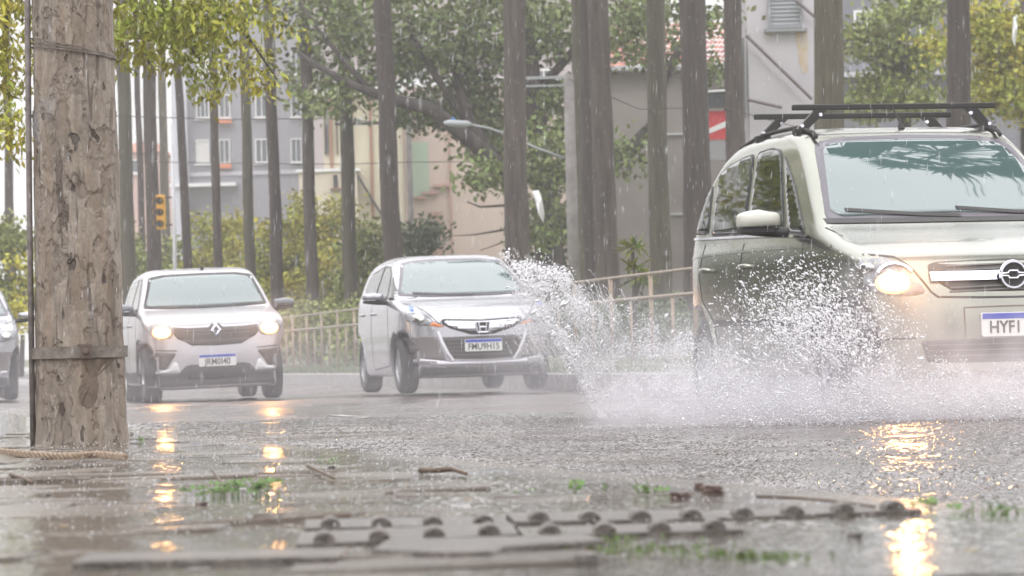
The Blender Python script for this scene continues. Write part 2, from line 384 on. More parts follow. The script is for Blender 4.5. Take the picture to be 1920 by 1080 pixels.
# grey-lavender apartment block
apt, w_, h_ = box_building('apartment_block', 318, 572, 12, 200, 14, mat('lavender_render', (.30, .30, .335), .8, noise_amt=.12, noise_scale=.5), 'grey lavender apartment block with white windows behind the left palm trunks')
for (x0, x1) in ((367, 393), (410, 432), (478, 503), (545, 566)):
    for k, (y0, y1) in enumerate(((98, 142), (178, 221), (262, 306))):
        d = (x0 - 380) * -.012
        window(apt, x0, y0 + d, x1, y1 + d, 200, M_wht, M_shut if (x0 == 367 and k != 1) else M_pane, bars=1 if x0 != 367 else 2)
b = MB()
for py_ in (325, 430):
    x, z = loc(apt, 445, py_, 200); b.box((x, -.06, z), (w_ + .02, .14, .22))
b.build('floor_band', mat('pale_band', (.48, .48, .52), .8), apt)
b = MB()
for py_ in (228, 312):
    x, z = loc(apt, 421, py_, 200); b.box((x, -.25, z), (.8, .5, .22))
b.build('planter', mat('terracotta_orange', (.65, .22, .10), .7), apt)
b = MB(); x, z = loc(apt, 390, 348, 200); b.box((x - .2, -.6, z), (3.6, 1.2, .18)); b.build('canopy', M_wht, apt)
b = MB(); b.box((-w_ / 2 + .45, -.5, h_ * .45), (.8, 1.0, h_ * .9)); b.build('stair_shaft', mat('pale_shaft', (.55, .56, .62), .8), apt)
b = MB(); b.box((0, 7, h_ + .2), (w_ + .6, 14.6, .4)); b.build('roof', mat('roof_slab', (.35, .35, .37), .8), apt)
# distant pinkish house
pk, w_, h_ = box_building('distant_house', 214, 300, 286, 240, 12, mat('pink_render', (.52, .35, .32), .8), 'small pinkish house far away between the leftmost palm trunks')
b = MB(); b.add([(-w_ / 2 - .3, -.3, h_), (w_ / 2 + .3, -.3, h_), (w_ / 2 + .3, 12.3, h_), (-w_ / 2 - .3, 12.3, h_), (-w_ / 2 + .8, 6, h_ + 1), (w_ / 2 - .8, 6, h_ + 1)], [[0, 1, 5, 4], [2, 3, 4, 5], [1, 2, 5], [3, 0, 4], [3, 2, 1, 0]]); b.build('roof', mat('old_tile', (.35, .16, .11), .8), pk)
window(pk, 236, 300, 262, 325, 240, M_wht, M_pane)
# cream building
cr_, w_, h_ = box_building('cream_house', 604, 744, 178, 122, 10, mat('cream_render', (.58, .53, .40), .8, noise_amt=.1, noise_scale=1), 'cream yellow house with drain pipes behind the thick centre palm trunk')
for x0, x1 in ((607, 616), (630, 634)):
    window(cr_, x0, 205, x1, 290, 122, mat('brown_frame', (.20, .13, .09), .6), M_pane, bars=0, sill=False)
b = MB()
for px_ in (697, 660, 622):
    x, z = loc(cr_, px_, 300, 122); b.tube([(x, -.07, .1), (x, -.07, h_ - .05)], .05, 8)
b.build('drain_pipe', mat('rust_pipe', (.33, .18, .12), .6), cr_)
x0, z0 = loc(cr_, 660, 312, 122); x1, z1 = loc(cr_, 718, 406, 122)
b = MB(); b.tube([(x0, -.2, z0), (x1, -.2, z1)], .05, 6); b.build('stair_rail', mat('dark_steel', (.06, .055, .05), .5), cr_)
b = MB(); b.box((0, 5, h_ + .12), (w_ + .5, 10.5, .24)); b.build('roof', M_wht, cr_)
# low annex in paler cream
an, w_, h_ = box_building('low_annex', 560, 668, 322, 121, .9, mat('pale_cream', (.62, .56, .46), .8), 'low pale annex in front of the cream house, above the yellow shrub')
window(an, 625, 328, 634, 352, 121, mat('brown_frame', (.2, .13, .09), .6), M_pane, bars=0)
b = MB(); b.box((0, .42, h_ + .05), (w_ + .2, 1.0, .1)); b.build('roof', M_wht, an)
# salmon-pink house with stair relief
sal, w_, h_ = box_building('salmon_house', 748, 1066, 160, 128, 10, mat('salmon_render', (.56, .455, .40), .85, noise_amt=.1, noise_scale=1.2), 'salmon pink house with a stepped ledge and green panel behind the broad tree')
b = MB()
for k, (xa, xb, py_) in enumerate(((780, 800, 371), (792, 822, 362), (812, 843, 349))):
    x0, z = loc(sal, xa, py_, 128); x1, _ = loc(sal, xb, py_, 128); b.box(((x0 + x1) / 2, -.12, z), (x1 - x0, .24, .10))
b.build('stepped_ledge', mat('salmon_dark', (.42, .27, .22), .8), sal)
x, z = loc(sal, 786, 318, 128); b = MB(); b.box((x, -.05, z), (.65, .1, 1.9)); b.build('green_panel', mat('mint_panel', (.36, .46, .36), .6), sal)
x, _ = loc(sal, 843, 300, 128); b = MB(); b.box((x, -.05, h_ / 2), (.08, .1, h_ - .1)); b.box((x - .55, -.06, loc(sal, 820, 440, 128)[1]), (.5, .1, 1.6)); b.build('pilaster', mat('salmon_dark', (.42, .27, .22), .8), sal)
b = MB(); b.box((0, 5, h_ + .12), (w_ + .6, 10.6, .24)); b.build('roof', M_wht, sal)
# mauve tower block behind the broad tree
mv, w_, h_ = box_building('mauve_block', 575, 1185, -60, 185, 16, mat('mauve_render', (.42, .36, .37), .85, noise_amt=.1, noise_scale=.4), 'tall mauve building mostly hidden by the broad tree crown')
for px_ in (640, 760, 880, 1000, 1120):
    for py_ in (30, 130): window(mv, px_, py_, px_ + 40, py_ + 45, 185, M_wht, M_pane)
b = MB(); b.box((0, 8, h_ + .2), (w_ + .6, 16.6, .4)); b.build('roof', M_wht, mv)
# grey beige warehouse wall with corrugated eave and tiled roof
wh, w_, h_ = box_building('plain_wall_house', 1120, 1450, 130, 98, 12, mat('greige_render', (.42, .38, .36), .85, noise_amt=.12, noise_scale=.8), 'wide greige house wall with a ragged pale eave and red tiled roof behind the palms')
b = MB()
for py_, xa, xb in ((252, 1250, 1300), (402, 1255, 1300)):
    x0, z = loc(wh, xa, py_, 98); x1, _ = loc(wh, xb, py_, 98); b.box(((x0 + x1) / 2, -.04, z), (x1 - x0, .08, .05))
b.build('wall_band', M_wht, wh)
b = MB(); nn = 46
for k in range(nn):
    x = -w_ / 2 - .1 + (w_ + .2) * k / nn; b.box((x + w_ / nn / 2, -.18 + (k % 2) * .03, h_ + .03 + (k % 2) * .035), (w_ / nn + .01, .5, .09))
b.build('corrugated_eave', mat('pale_corrugated', (.66, .67, .70), .4), wh)
b = MB(); rows = 9; z_top = loc(wh, 1290, 20, 98)[1]
for r_ in range(rows):
    t0, t1 = r_ / rows, (r_ + 1) / rows; zA, zB = h_ + .1 + (z_top - h_) * t0, h_ + .1 + (z_top - h_) * t1; yA, yB = .1 + t0 * 5, .1 + t1 * 5
    for k in range(40):
        x0 = -w_ / 2 + w_ * k / 40; x1 = x0 + w_ / 40
        b.add([(x0, yA, zA + .03), ((x0 + x1) / 2, yA, zA + .09), (x1, yA, zA + .03), (x0, yB, zB - .02), ((x0 + x1) / 2, yB, zB + .04), (x1, yB, zB - .02)], [[0, 1, 4, 3], [1, 2, 5, 4]])
b.build('tiled_roof', mat('red_tile', (.52, .20, .15), .7, island=.3), wh)
# white rendered tower with louvred window
M_lav = mat('white_render', (.62, .59, .62), .85, c2=(.52, .49, .53), noise_scale=1.2, contrast=.5)
tw, w_, h_ = box_building('white_tower', 1397, 1548, -90, 92, 9, M_lav, 'tall off-white rendered building with a louvred window and rust stains beside the right palm')
window(tw, 1438, -26, 1505, 52, 92, mat('grey_frame', (.28, .29, .31), .5), mat('grey_louvre', (.30, .32, .34), .5), bars=0, louvre=9)
b = MB()
for a_, c_ in (((1398, 68), (1521, 187)), ((1400, 188), (1465, 203)), ((1490, 2), (1536, 42))):
    x0, z0 = loc(tw, *a_, 92); x1, z1 = loc(tw, *c_, 92); b.tube([(x0, -.25, z0), (x1, -.25, z1)], .045, 6)
b.build('brace_pipe', mat('brown_steel', (.14, .11, .11), .5), tw)
b = MB()
random.seed(3)
for si_, (px_, y0, y1, wd) in enumerate(((1441, 56, 74, .06), (1497, 56, 100, .08), (1505, 90, 140, .11), (1509, 60, 136, .07))):
    x0, z0 = loc(tw, px_, y0, 92); x1, z1 = loc(tw, px_ + 3, y1, 92)
    b.poly([(x0 - wd, z0), (x0 + wd, z0), (x0 + wd * .9, (z0 + z1) / 2), (x0 + wd * .5, z1), (x0 - wd * .3, z1 + .1), (x0 - wd * .9, (z0 + z1) / 2)], (-.004 - .003 * si_, .01 + .002 * si_), 1)
b.build('rust_stain', mat('rust_stain', (.55, .42, .26), .9, c2=(.6, .55, .5), noise_scale=5), tw)
x, z = loc(tw, 1399, 145, 92); b = MB(); b.box((x - .12, .3, z), (.2, .5, 2.0)); b.build('service_box', mat('slate_box', (.16, .17, .19), .6), tw)
b = MB(); b.box((0, 4.5, h_ + .1), (w_ + .3, 9.3, .2)); b.build('roof', M_wht, tw)
# dark house block at far right behind leaves
dk, w_, h_ = box_building('slate_house', 1560, 2150, -40, 120, 10, mat('slate_render', (.20, .20, .23), .85, noise_amt=.3, noise_scale=1), 'dark slate building behind the yellow green trees on the right')
for px_ in (1600, 1700, 1860): window(dk, px_, 20, px_ + 50, 80, 120, M_wht, M_pane)
x, z = loc(dk, 1860, 135, 120); b = MB(); b.box((0, -.3, z), (w_ + .1, .6, .15)); b.build('ledge', mat('pale_band', (.48, .48, .52), .8), dk)

# red and white board with dark awning between the palms
p = P(1345, 235, 80); rt = empty('sign_board', (p.x, p.y, .3), 0, 'red board with a white diagonal stripe between two right palm trunks', 'sign')
b = MB(); b.box((0, 0, p.z - .3), (.62, .05, .62)); br = b.build('board', mat('sign_red', (.55, .04, .05), .5), rt)
b = MB(); b.poly([(-.31, p.z - .42), (-.31, p.z - .52), (.31, p.z - .30), (.31, p.z - .16)], (-.04, -.026), 1); b.build('stripe', M_wht, br)
b = MB(); b.box((0, .04, p.z + .28), (.80, .4, .38)); b.build('awning', mat('dark_awning', (.05, .055, .065), .5), rt)
b = MB(); b.tube([(-.3, -.2, p.z + .42), (.3, -.2, p.z + .44)], .025, 8); b.build('lamp_tube', M_wht, rt)
b = MB(); b.box((0, 0, p.z - .85), (.58, .04, .40)); b.build('lower_board', mat('grey_board', (.3, .3, .31), .5), rt)
b = MB(); b.tube([(-.2, .1, 0), (-.2, .1, p.z + .3)], .04, 8); b.tube([(.2, .1, 0), (.2, .1, p.z + .3)], .04, 8); b.build('post', mat('dark_steel', (.06, .055, .05), .5), rt)

# ---------------- trees
M_bark = mat('palm_bark', (.10, .080, .068), .85, c2=(.05, .04, .035), noise_scale=7, stretch=(1.6, 1.6, .16), bump=.9, bump_scale=14, contrast=.3, bump_dist=.05)
BARKS = [M_bark, mat('mossy_palm_bark', (.11, .10, .068), .85, c2=(.06, .052, .04), noise_scale=5, stretch=(1.6, 1.6, .22), bump=.9, bump_scale=11, contrast=.35, bump_dist=.05), mat('dark_palm_bark', (.082, .064, .056), .85, c2=(.04, .033, .03), noise_scale=8, stretch=(1.8, 1.8, .12), bump=1., bump_scale=18, contrast=.4, bump_dist=.05)]
M_bark2 = mat('tree_bark', (.10, .085, .075), .85, c2=(.05, .042, .038), noise_scale=4, stretch=(1, 1, .3), bump=.7, bump_scale=10, bump_dist=.05)
M_frond = mat('palm_frond', (.06, .09, .035), .5, island=.35)
def frond_mesh(seed):
    random.seed(seed); V = []; F = []
    def blade(c, d, s_, l, w_):
        n_ = len(V); V.extend([c - s_ * w_ * .4, c + s_ * w_ * .4, c + d * l * .6 + s_ * w_ * .5, c + d * l + Vector((0, 0, -.25 * l)), c + d * l * .6 - s_ * w_ * .5]); F.append([n_, n_ + 1, n_ + 2, n_ + 3, n_ + 4])
    for k in range(34):
        el = random.uniform(-75, 70); az = random.uniform(0, 360)
        d = Vector((math.cos(R(az)) * math.cos(R(el)), math.sin(R(az)) * math.cos(R(el)), math.sin(R(el))))
        L0 = random.uniform(.9, 1.3); hub = d * L0; s_ = d.cross(Vector((0, 0, 1))).normalized(); up = s_.cross(d)
        n_ = len(V); V.extend([Vector((0, 0, 0)) - s_ * .03, s_ * .03, hub + s_ * .03, hub - s_ * .03]); F.append([n_, n_ + 1, n_ + 2, n_ + 3])
        for q in range(15):
            a = R(-85 + 170 * q / 14); bd = (d * math.cos(a) + s_ * math.sin(a) + up * random.uniform(-.1, .1)).normalized(); bs = bd.cross(up).normalized()
            blade(hub, bd, bs, .95 * (1 - .25 * abs(a)) + random.uniform(-.1, .1), .11)
    me = bpy.data.meshes.new('crown'); me.from_pydata([tuple(q) for q in V], [], F); me.materials.append(M_frond); return me
CROWNS = [frond_mesh(s_) for s_ in (1, 2)]
def palm(pb, pt, Z, d, h, label, seed, group='fan palms standing in rows beyond the railing', flare=1.25, n_=14):
    """pb/pt: photo x of the trunk axis low (y=450) and at the top of the picture (y=0)"""
    random.seed(seed); a, t = P(pb, 450, Z), P(pt, 0, Z); dx = (t.x - a.x) / (t.z - a.z); x0 = a.x - dx * a.z
    root = empty('palm_tree', (x0, Z, .15), 0, label, 'palm tree', group)
    b = MB(); zs = [0, .4, .9, 1.6] + [1.6 + (h - 1.6) * k / 22 for k in range(1, 23)]; pts = []; rad = []
    ph = random.uniform(0, 9)
    for z in zs:
        w_ = noise.noise(Vector((z * .35, ph, 0))) * .05
        pts.append((dx * min(z, 9) + w_, noise.noise(Vector((z * .35, ph, 5))) * .05, z)); rad.append(d / 2 * (1 + (flare - 1) * math.exp(-z / 1.1) * 1.2 + (flare - 1) * .5 * math.exp(-z / 4) - .012 * z + noise.noise(Vector((z * 1.3, ph, 9))) * .05))
    b.tube(pts, rad, n_, wob=.05); b.build('trunk', BARKS[seed % 3], root, True)
    c = bpy.data.objects.new('crown', CROWNS[seed % 2]); COL.objects.link(c); c.parent = root; c.location = pts[-1]; c.rotation_euler = (0, 0, seed * 1.7); c.scale = (1.35,) * 3
    return root
PL = [ # x low, x top, Z, diameter, label
 (19, 10, 118, .30, 'thin palm trunk left of the peeling pole, beneath hanging leaves'),
 (240, 228, 104, .42, 'wide pale palm trunk, first to the right of the peeling pole'),
 (266, 252, 128, .24, 'very thin palm trunk close against the second wide one by the peeling pole'),
 (287, 276, 108, .42, 'wide palm trunk just left of the yellow traffic light'),
 (311, 300, 140, .36, 'palm trunk directly behind the yellow traffic light'),
 (349, 326, 106, .26, 'leaning palm trunk at the left side of the apartment block'),
 (407, 396, 100, .245, 'slim palm trunk crossing the apartment block between its window columns'),
 (468, 456, 97, .285, 'mossy palm trunk at the right part of the apartment block'),
 (517, 503, 95, .31, 'palm trunk in front of the yellow shrub at the right edge of the apartment block'),
 (583, 570, 92, .31, 'straight dark palm trunk left of the cream house'),
 (655, 643, 94, .36, 'palm trunk in front of the cream house left part'),
 (736, 716, 84, .43, 'thick palm trunk in front of the right end of the cream house'),
 (970, 964, 72, .46, 'thick palm trunk over the right corner of the compact car roof'),
 (1096, 1085, 84, .40, 'dark palm trunk at the back of the tight group of trunks'),
 (1108, 1096, 80, .30, 'narrow palm trunk squeezed between two others in the tight group'),
 (1138, 1117, 76, .46, 'pale leaning palm trunk at the right of the tight group'),
 (1238, 1229, 82, .46, 'dark straight palm trunk in the middle of the greige wall'),
 (1309, 1301, 74, .56, 'broad pale palm trunk touching the rear of the minivan'),
 (1383, 1375, 78, .42, 'palm trunk standing left of the white tower'),
 (1556, 1553, 56, .46, 'broad dark palm trunk behind the minivan roof rack near its middle'),
 (1800, 1796, 64, .42, 'rightmost palm trunk behind the minivan roof rack'),
]
for i, (pb, pt, Z, d, lb) in enumerate(PL): palm(pb, pt, Z, d, 15 + (i * 7 % 5), lb, i)
# the fan palm beside the camera whose crown shows mirrored in the minivan windscreen
rp = empty('palm_tree', (5.5, 27.8, .25), 0, 'fan palm beyond the railing whose crown is mirrored in the minivan windshield', 'palm tree')
b = MB(); b.tube([(0, 0, 0), (.02, 0, 4), (0, .05, 8), (0, 0, 11.4)], [.26, .21, .19, .17], 14, wob=.03); b.build('trunk', M_bark, rp, True)
c = bpy.data.objects.new('crown', CROWNS[0]); COL.objects.link(c); c.parent = rp; c.location = (0, 0, 11.4); c.scale = (1.3,) * 3

def foliage(blobs, size, m, name, parent, aspect=.42, droop=0., cl=.35, seed=1, per=26, mult=1.):
    """blobs: (centre, radii, leaf count); leaves grouped in twig clusters with gaps between"""
    rg = np.random.default_rng(seed); Vs = []; 
    for c_, r_, n_ in blobs:
        k = max(1, n_ // per); q = rg.normal(0, 1, (k, 3)); q /= np.linalg.norm(q, axis=1)[:, None]; q *= (rg.uniform(.15, 1, k) ** .5)[:, None]
        cc = np.array(c_) + q * np.array(r_); ctr = np.repeat(cc, per, 0) + rg.normal(0, cl, (k * per, 3)) * np.array([1, 1, .6]); n2 = len(ctr)
        a = rg.normal(0, 1, (n2, 3)); a[:, 2] -= droop; a /= np.linalg.norm(a, axis=1)[:, None]
        b_ = np.cross(a, rg.normal(0, 1, (n2, 3))); b_ /= np.linalg.norm(b_, axis=1)[:, None] + 1e-9
        s_ = size * rg.uniform(.6, 1.3, n2)[:, None]
        Vs.append(np.stack([ctr, ctr + a * s_ * .5 + b_ * s_ * aspect * .5, ctr + a * s_, ctr + a * s_ * .5 - b_ * s_ * aspect * .5], 1).reshape(-1, 3))
    V = np.concatenate(Vs); F = np.arange(len(V), dtype=np.int32).reshape(-1, 4)
    o = mesh_obj(name, V, F, m, parent)
    return o
def tree(name, label, base, trunk, limbs, blobs, lm, size, group=None, cat='tree', **k):
    root = empty(name, base, 0, label, cat, group); B = Vector(base); b = MB()
    if trunk: b.tube([Vector(p_) - B for p_ in trunk[0]], trunk[1], 12, wob=.05)
    for pts, rad in limbs: b.tube([Vector(p_) - B for p_ in pts], rad, 8, wob=.08)
    if trunk or limbs: b.build('trunk', M_bark2, root, True)
    foliage([((Vector(c_) - B), r_, n_) for c_, r_, n_ in blobs], size, lm, 'crown', root, **k)
    return root
M_leaf = mat('dark_leaf', (.15, .185, .045), .5, island=.55)
M_leafm = mat('mid_leaf', (.22, .245, .055), .5, island=.5)
M_leafy = mat('yellow_leaf', (.42, .36, .05), .8, c2=(.24, .27, .04), noise_scale=1.2, island=.35)
M_leafd = mat('deep_leaf', (.075, .105, .035), .5, island=.5)
# broad tree in the middle
Zb = 92
def pb_(x, y, z=Zb): return P(x, y, z)
blobs = []
random.seed(5)
for (x, y, rx, ry, n_) in [(820, 60, 1.3, .9, 1900), (900, 120, 1.0, .9, 1500), (760, 130, 1.0, .6, 1100), (860, 200, 1.0, .6, 1300), (920, 260, .7, .7, 1300), (790, 215, .8, .4, 800), (905, 330, .45, .35, 520), (935, 300, .5, .5, 600),
        (700, 60, 1.0, .7, 900), (620, 90, .9, .8, 700), (560, 130, .7, .7, 450), (590, 190, .7, .3, 300), (650, 175, .8, .4, 450), (680, 20, 1.2, .5, 700), (1030, 60, .8, .9, 1300), (1030, 200, .5, .9, 900), (1040, 300, .5, .8, 1000), (1020, 420, .5, .7, 600),
        (1180, 60, .8, .9, 1100), (1200, 20, 1.2, .6, 900), (1270, 90, .6, .4, 350), (1170, 280, .5, .2, 300), (1190, 330, .4, .5, 140), (1340, 30, .7, .5, 500), (1340, 130, .5, .3, 200), (940, 20, 1.3, .6, 1100), (780, -40, 2., .9, 1000), (1100, -40, 2., .9, 1000), (560, 20, .9, .6, 500)]:
    z = Zb + random.uniform(-2.5, 2.5); blobs.append((P(x, y, z), (rx, 1.3, ry), n_))
base = P(1022, 660, Zb); base.z = .25
tree('broad_tree', 'broad spreading tree with dark limbs and dense green leaves in the middle of the scene', base,
     ([base, P(1030, 500, Zb), P(1026, 380, Zb), P(1015, 300, Zb), P(1000, 180, Zb), P(990, 60, Zb), P(985, -60, Zb)], [.42, .36, .33, .30, .24, .18, .12]),
     [([P(1018, 330, Zb), P(940, 318, Zb - 1), P(880, 262, Zb - 1.5), P(810, 205, Zb - 2), P(720, 182, Zb - 2), P(640, 150, Zb - 2), P(560, 100, Zb - 2)], [.24, .22, .2, .17, .13, .09, .05]),
      ([P(940, 318, Zb - 1), P(880, 225, Zb), P(855, 150, Zb + .5), P(870, 60, Zb + 1), P(900, -20, Zb + 1)], [.17, .14, .12, .1, .08]), ([P(880, 235, Zb), P(815, 140, Zb), P(770, 60, Zb), P(760, -20, Zb)], [.1, .09, .07, .05]),
      ([P(1028, 330, Zb), P(1110, 300, Zb + 1), P(1180, 282, Zb + 1), P(1225, 235, Zb + 1), P(1245, 150, Zb + 1), P(1290, 60, Zb + 1)], [.26, .22, .2, .17, .12, .08]),
      ([P(700, 178, Zb - 2), P(650, 120, Zb - 2), P(600, 60, Zb - 2), P(560, 0, Zb - 2)], [.09, .07, .05, .04]), ([P(1000, 180, Zb), P(1080, 90, Zb), P(1160, 30, Zb)], [.12, .1, .07]),
      ([P(1005, 400, Zb), P(950, 385, Zb - 1), P(900, 388, Zb - 1), P(875, 378, Zb - 1)], [.05, .035, .025, .012]), ([P(1010, 450, Zb), P(950, 430, Zb - 1), P(890, 440, Zb - 1), P(850, 442, Zb - 1)], [.04, .03, .02, .01]), ([P(1010, 480, Zb), P(950, 452, Zb - 1), P(900, 470, Zb - 1)], [.03, .02, .01])],
     [(c_, r_, int(n_ * .85)) for c_, r_, n_ in blobs], M_leaf, .19, cl=.30, per=34, droop=.3, aspect=.62)
# dark leafy mass low behind the tight group of trunks
tree('dark_shrub', 'tall dark shrub filling the gap left of the tight group of palm trunks', P(1035, 640, 96), ([P(1035, 650, 96), P(1035, 500, 96)], [.12, .06]), [],
     [(P(1035, 520, 96), (.7, 1, .9), 1800), (P(1010, 440, 96), (.4, .8, .6), 700), (P(1080, 560, 95), (.9, 1, .7), 1200), (P(1062, 430, 96), (.3, .6, .7), 500)], M_leafd, .2, group=None, cat='shrub')
# yellowish jacaranda-like tree: trunk outside the frame at left, branches hang in from above
Zj = 30
jb = Vector((-5.6, Zj, .12)); random.seed(8)
bl = []
for (x, y, rx, ry, n_) in [(225, 40, .25, .25, 330), (270, 60, .3, .25, 420), (320, 30, .3, .2, 360), (360, 80, .25, .2, 330), (400, 50, .3, .25, 360), (400, 130, .2, .12, 150), (395, 165, .13, .08, 90), (455, 30, .2, .2, 180), (475, 120, .16, .2, 130), (500, 165, .1, .1, 60), (240, 85, .2, .15, 130), (290, 110, .14, .12, 80), (345, 10, .3, .2, 300), (530, 40, .12, .15, 50),
                           (12, 40, .3, .35, 420), (20, 130, .2, .25, 160), (10, 210, .2, .25, 260), (25, 265, .13, .12, 110), (-60, 100, .5, .7, 800), (-150, 0, .8, .8, 1000), (60, -80, 1.2, .4, 900), (300, -90, 1.4, .45, 1400), (-300, -100, 1.2, 1., 1500)]:
    z = Zj + random.uniform(-1, 1); bl.append((P(x, y, z), (rx * 1.15, .45, ry * 1.15), int(n_ * .8)))
tree('overhanging_tree', 'yellow green tree whose drooping branches hang into the picture at the top left', jb,
     ([jb, P(-330, 400, Zj), P(-300, 150, Zj), P(-240, -60, Zj)], [.28, .24, .2, .16]),
     [([P(-300, 150, Zj), P(-120, 30, Zj), P(20, -60, Zj), P(200, -60, Zj), P(300, 0, Zj), P(345, 70, Zj), P(380, 120, Zj)], [.1, .09, .08, .05, .03, .016, .008]), ([P(200, -60, Zj), P(330, -30, Zj), P(430, 20, Zj), P(480, 90, Zj), P(520, 150, Zj)], [.04, .03, .02, .012, .006]), ([P(240, -30, Zj), P(262, 60, Zj), P(280, 120, Zj)], [.02, .015, .006]), ([P(20, -60, Zj), P(10, 80, Zj), P(18, 200, Zj)], [.04, .02, .01])],
     [(c_, r_, int(n_ * 1.7)) for c_, r_, n_ in bl], M_leafy, .078, aspect=.36, droop=1.3, cl=.085, per=22)
# shrubs
def shrub(name, label, cx, cy, Z, blobs, m, size, n_scale=1., group='round shrubs beyond the railing'):
    base = P(cx, cy, Z); base.z = .25
    tree(name, label, base, ([base, base + Vector((.05, 0, .8))], [.06, .04]), [], [(P(x, y, Z + dz), (rx, 1.0, ry), int(n_ * n_scale)) for x, y, dz, rx, ry, n_ in blobs], m, size, group=group, cat='shrub', cl=.20, aspect=.65, per=40)
shrub('yellow_shrub', 'large yellow green shrub left of the cream house, behind slim palm trunks', 575, 640, 104, [(540, 460, 0, 1.1, 1.0, 3000), (600, 440, 1, .8, .9, 2200), (620, 520, -1, 1., .9, 2200), (500, 540, 0, 1., .8, 2000), (570, 380, 1, .35, .3, 300), (560, 560, -1, 1.2, .8, 2400), (640, 400, 1, .5, .4, 500)], M_leafy, .14)
shrub('yellow_shrub', 'yellow green shrub directly above the small silver crossover', 410, 640, 112, [(420, 480, 0, 1.0, .9, 2400), (370, 520, 1, .8, .7, 1500), (450, 540, -1, 1., .8, 2000), (450, 440, 1, .6, .6, 900), (395, 420, 0, .5, .4, 500)], M_leafy, .14)
shrub('green_shrub', 'green shrub low between the wide palm trunks beside the peeling pole', 300, 640, 118, [(250, 500, 0, .8, .9, 1600), (310, 520, 1, .8, .8, 1500), (335, 460, 1, .5, .4, 400), (225, 440, 0, .5, .5, 500)], M_leafm, .15)
shrub('green_shrub', 'deep green shrub just left of the thick palm trunk by the cream house', 695, 640, 96, [(690, 450, 0, .55, .6, 1300), (700, 540, 0, .7, .7, 1500), (665, 500, 0, .5, .7, 900)], M_leafm, .14)
shrub('green_shrub', 'bluish green shrub above the compact car roof', 795, 640, 98, [(795, 440, 0, .5, .45, 1300), (770, 500, 0, .6, .6, 1300), (815, 520, 0, .6, .6, 1100)], M_leafd, .14)
shrub('green_shrub', 'green shrub at the left edge of the photo beside the peeling pole', 15, 640, 95, [(10, 450, 0, .8, .6, 1500), (30, 560, 0, .7, .7, 1500), (-60, 500, 0, 1., 1.2, 1800)], M_leafm, .15)
shrub('yellow_shrub', 'small yellow sprig between the left palm and the peeling pole', 38, 640, 70, [(42, 500, 0, .16, .35, 260), (38, 590, 0, .2, .4, 400)], M_leafy, .10)
shrub('hedge_bush', 'low dark green bush behind the railing between the two silver cars, the left one', 600, 640, 84, [(580, 600, 0, .6, .45, 1300), (625, 620, 0, .6, .45, 1300), (560, 640, 0, .6, .4, 1000), (610, 650, 0, .7, .35, 1000)], M_leafm, .12)
shrub('hedge_bush', 'low bush behind the railing, directly left of the compact car mirror', 680, 640, 82, [(670, 600, 0, .5, .5, 1300), (720, 610, 0, .6, .5, 1200), (670, 645, 0, .7, .4, 1000)], M_leafm, .12)
shrub('hedge_bush', 'low dark bush behind the splash, at the foot of the tight trunk group', 1110, 640, 60, [(1060, 600, 0, .5, .4, 1400), (1130, 615, 0, .5, .4, 1400), (1200, 620, 0, .5, .35, 1200), (1250, 600, 0, .4, .4, 900), (1010, 610, 0, .4, .4, 900)], M_leafd, .10)
# right hand trees
random.seed(12); rb = []
for (x, y, rx, ry, n_) in [(1640, 70, .7, .6, 1300), (1720, 110, .7, .5, 1300), (1650, 160, .6, .4, 900), (1720, 190, .7, .35, 900), (1700, 20, .8, .4, 900), (1620, 200, .4, .3, 400)]:
    z = 88 + random.uniform(-1, 1); rb.append((P(x, y, z), (rx, 1.1, ry), n_))
b0 = P(1690, 640, 88); b0.z = .3
tree('park_tree', 'green tree with drooping leaves between the two right palm trunks', b0, ([b0, P(1690, 400, 88), P(1700, 150, 88), P(1690, 0, 88)], [.25, .2, .14, .08]), [([P(1700, 200, 88), P(1640, 90, 88)], [.09, .03])], rb, M_leafm, .17, cl=.26, aspect=.6, per=36)
rb = []
for (x, y, rx, ry, n_) in [(1880, 60, .6, .6, 1300), (1850, 130, .5, .5, 900), (1900, 180, .6, .5, 1300), (1840, 30, .4, .4, 500), (1960, 100, .8, .9, 1600), (1765, 90, .35, .13, 260), (1745, 75, .2, .08, 120)]:
    z = 74 + random.uniform(-1, 1); rb.append((P(x, y, z), (rx, 1., ry), n_))
b0 = P(1930, 640, 74); b0.z = .3
tree('park_tree', 'yellow green tree at the right edge of the photo', b0, ([b0, P(1930, 400, 74), P(1925, 150, 74), P(1920, 0, 74)], [.22, .18, .12, .08]), [([P(1925, 150, 74), P(1840, 60, 74), P(1770, 85, 74)], [.08, .04, .02])], rb, M_leafy, .14, cl=.22, aspect=.6, per=36)
# young yucca
yr = P(1188, 560, 47); yr.z = .2; root = empty('yucca_plant', yr, 0, 'young spiky plant behind the railing between the trunk group and the dark palm', 'plant')
V = []; F = []; random.seed(4)
for zc, n_ in ((1.15, 34), (1.55, 40), (1.3, 20)):
    for k in range(n_):
        el = R(random.uniform(-35, 75)); az = random.uniform(0, 6.28); d = Vector((math.cos(az) * math.cos(el), math.sin(az) * math.cos(el), math.sin(el))); s_ = d.cross(Vector((.1, .2, 1))).normalized() * .013
        c_ = Vector((random.uniform(-.08, .08) + (.09 if zc == 1.15 else 0), 0, zc)); l = random.uniform(.18, .3); n0 = len(V); V += [c_ - s_, c_ + s_, c_ + d * l * .6 + s_ - Vector((0, 0, .02)), c_ + d * l - Vector((0, 0, .07)), c_ + d * l * .6 - s_ - Vector((0, 0, .02))]; F.append([n0, n0 + 1, n0 + 2, n0 + 3, n0 + 4])
mesh_obj('leaves', V, F, mat('yucca_leaf', (.13, .19, .045), .5, c2=(.28, .26, .05), noise_scale=4, island=.3), root)
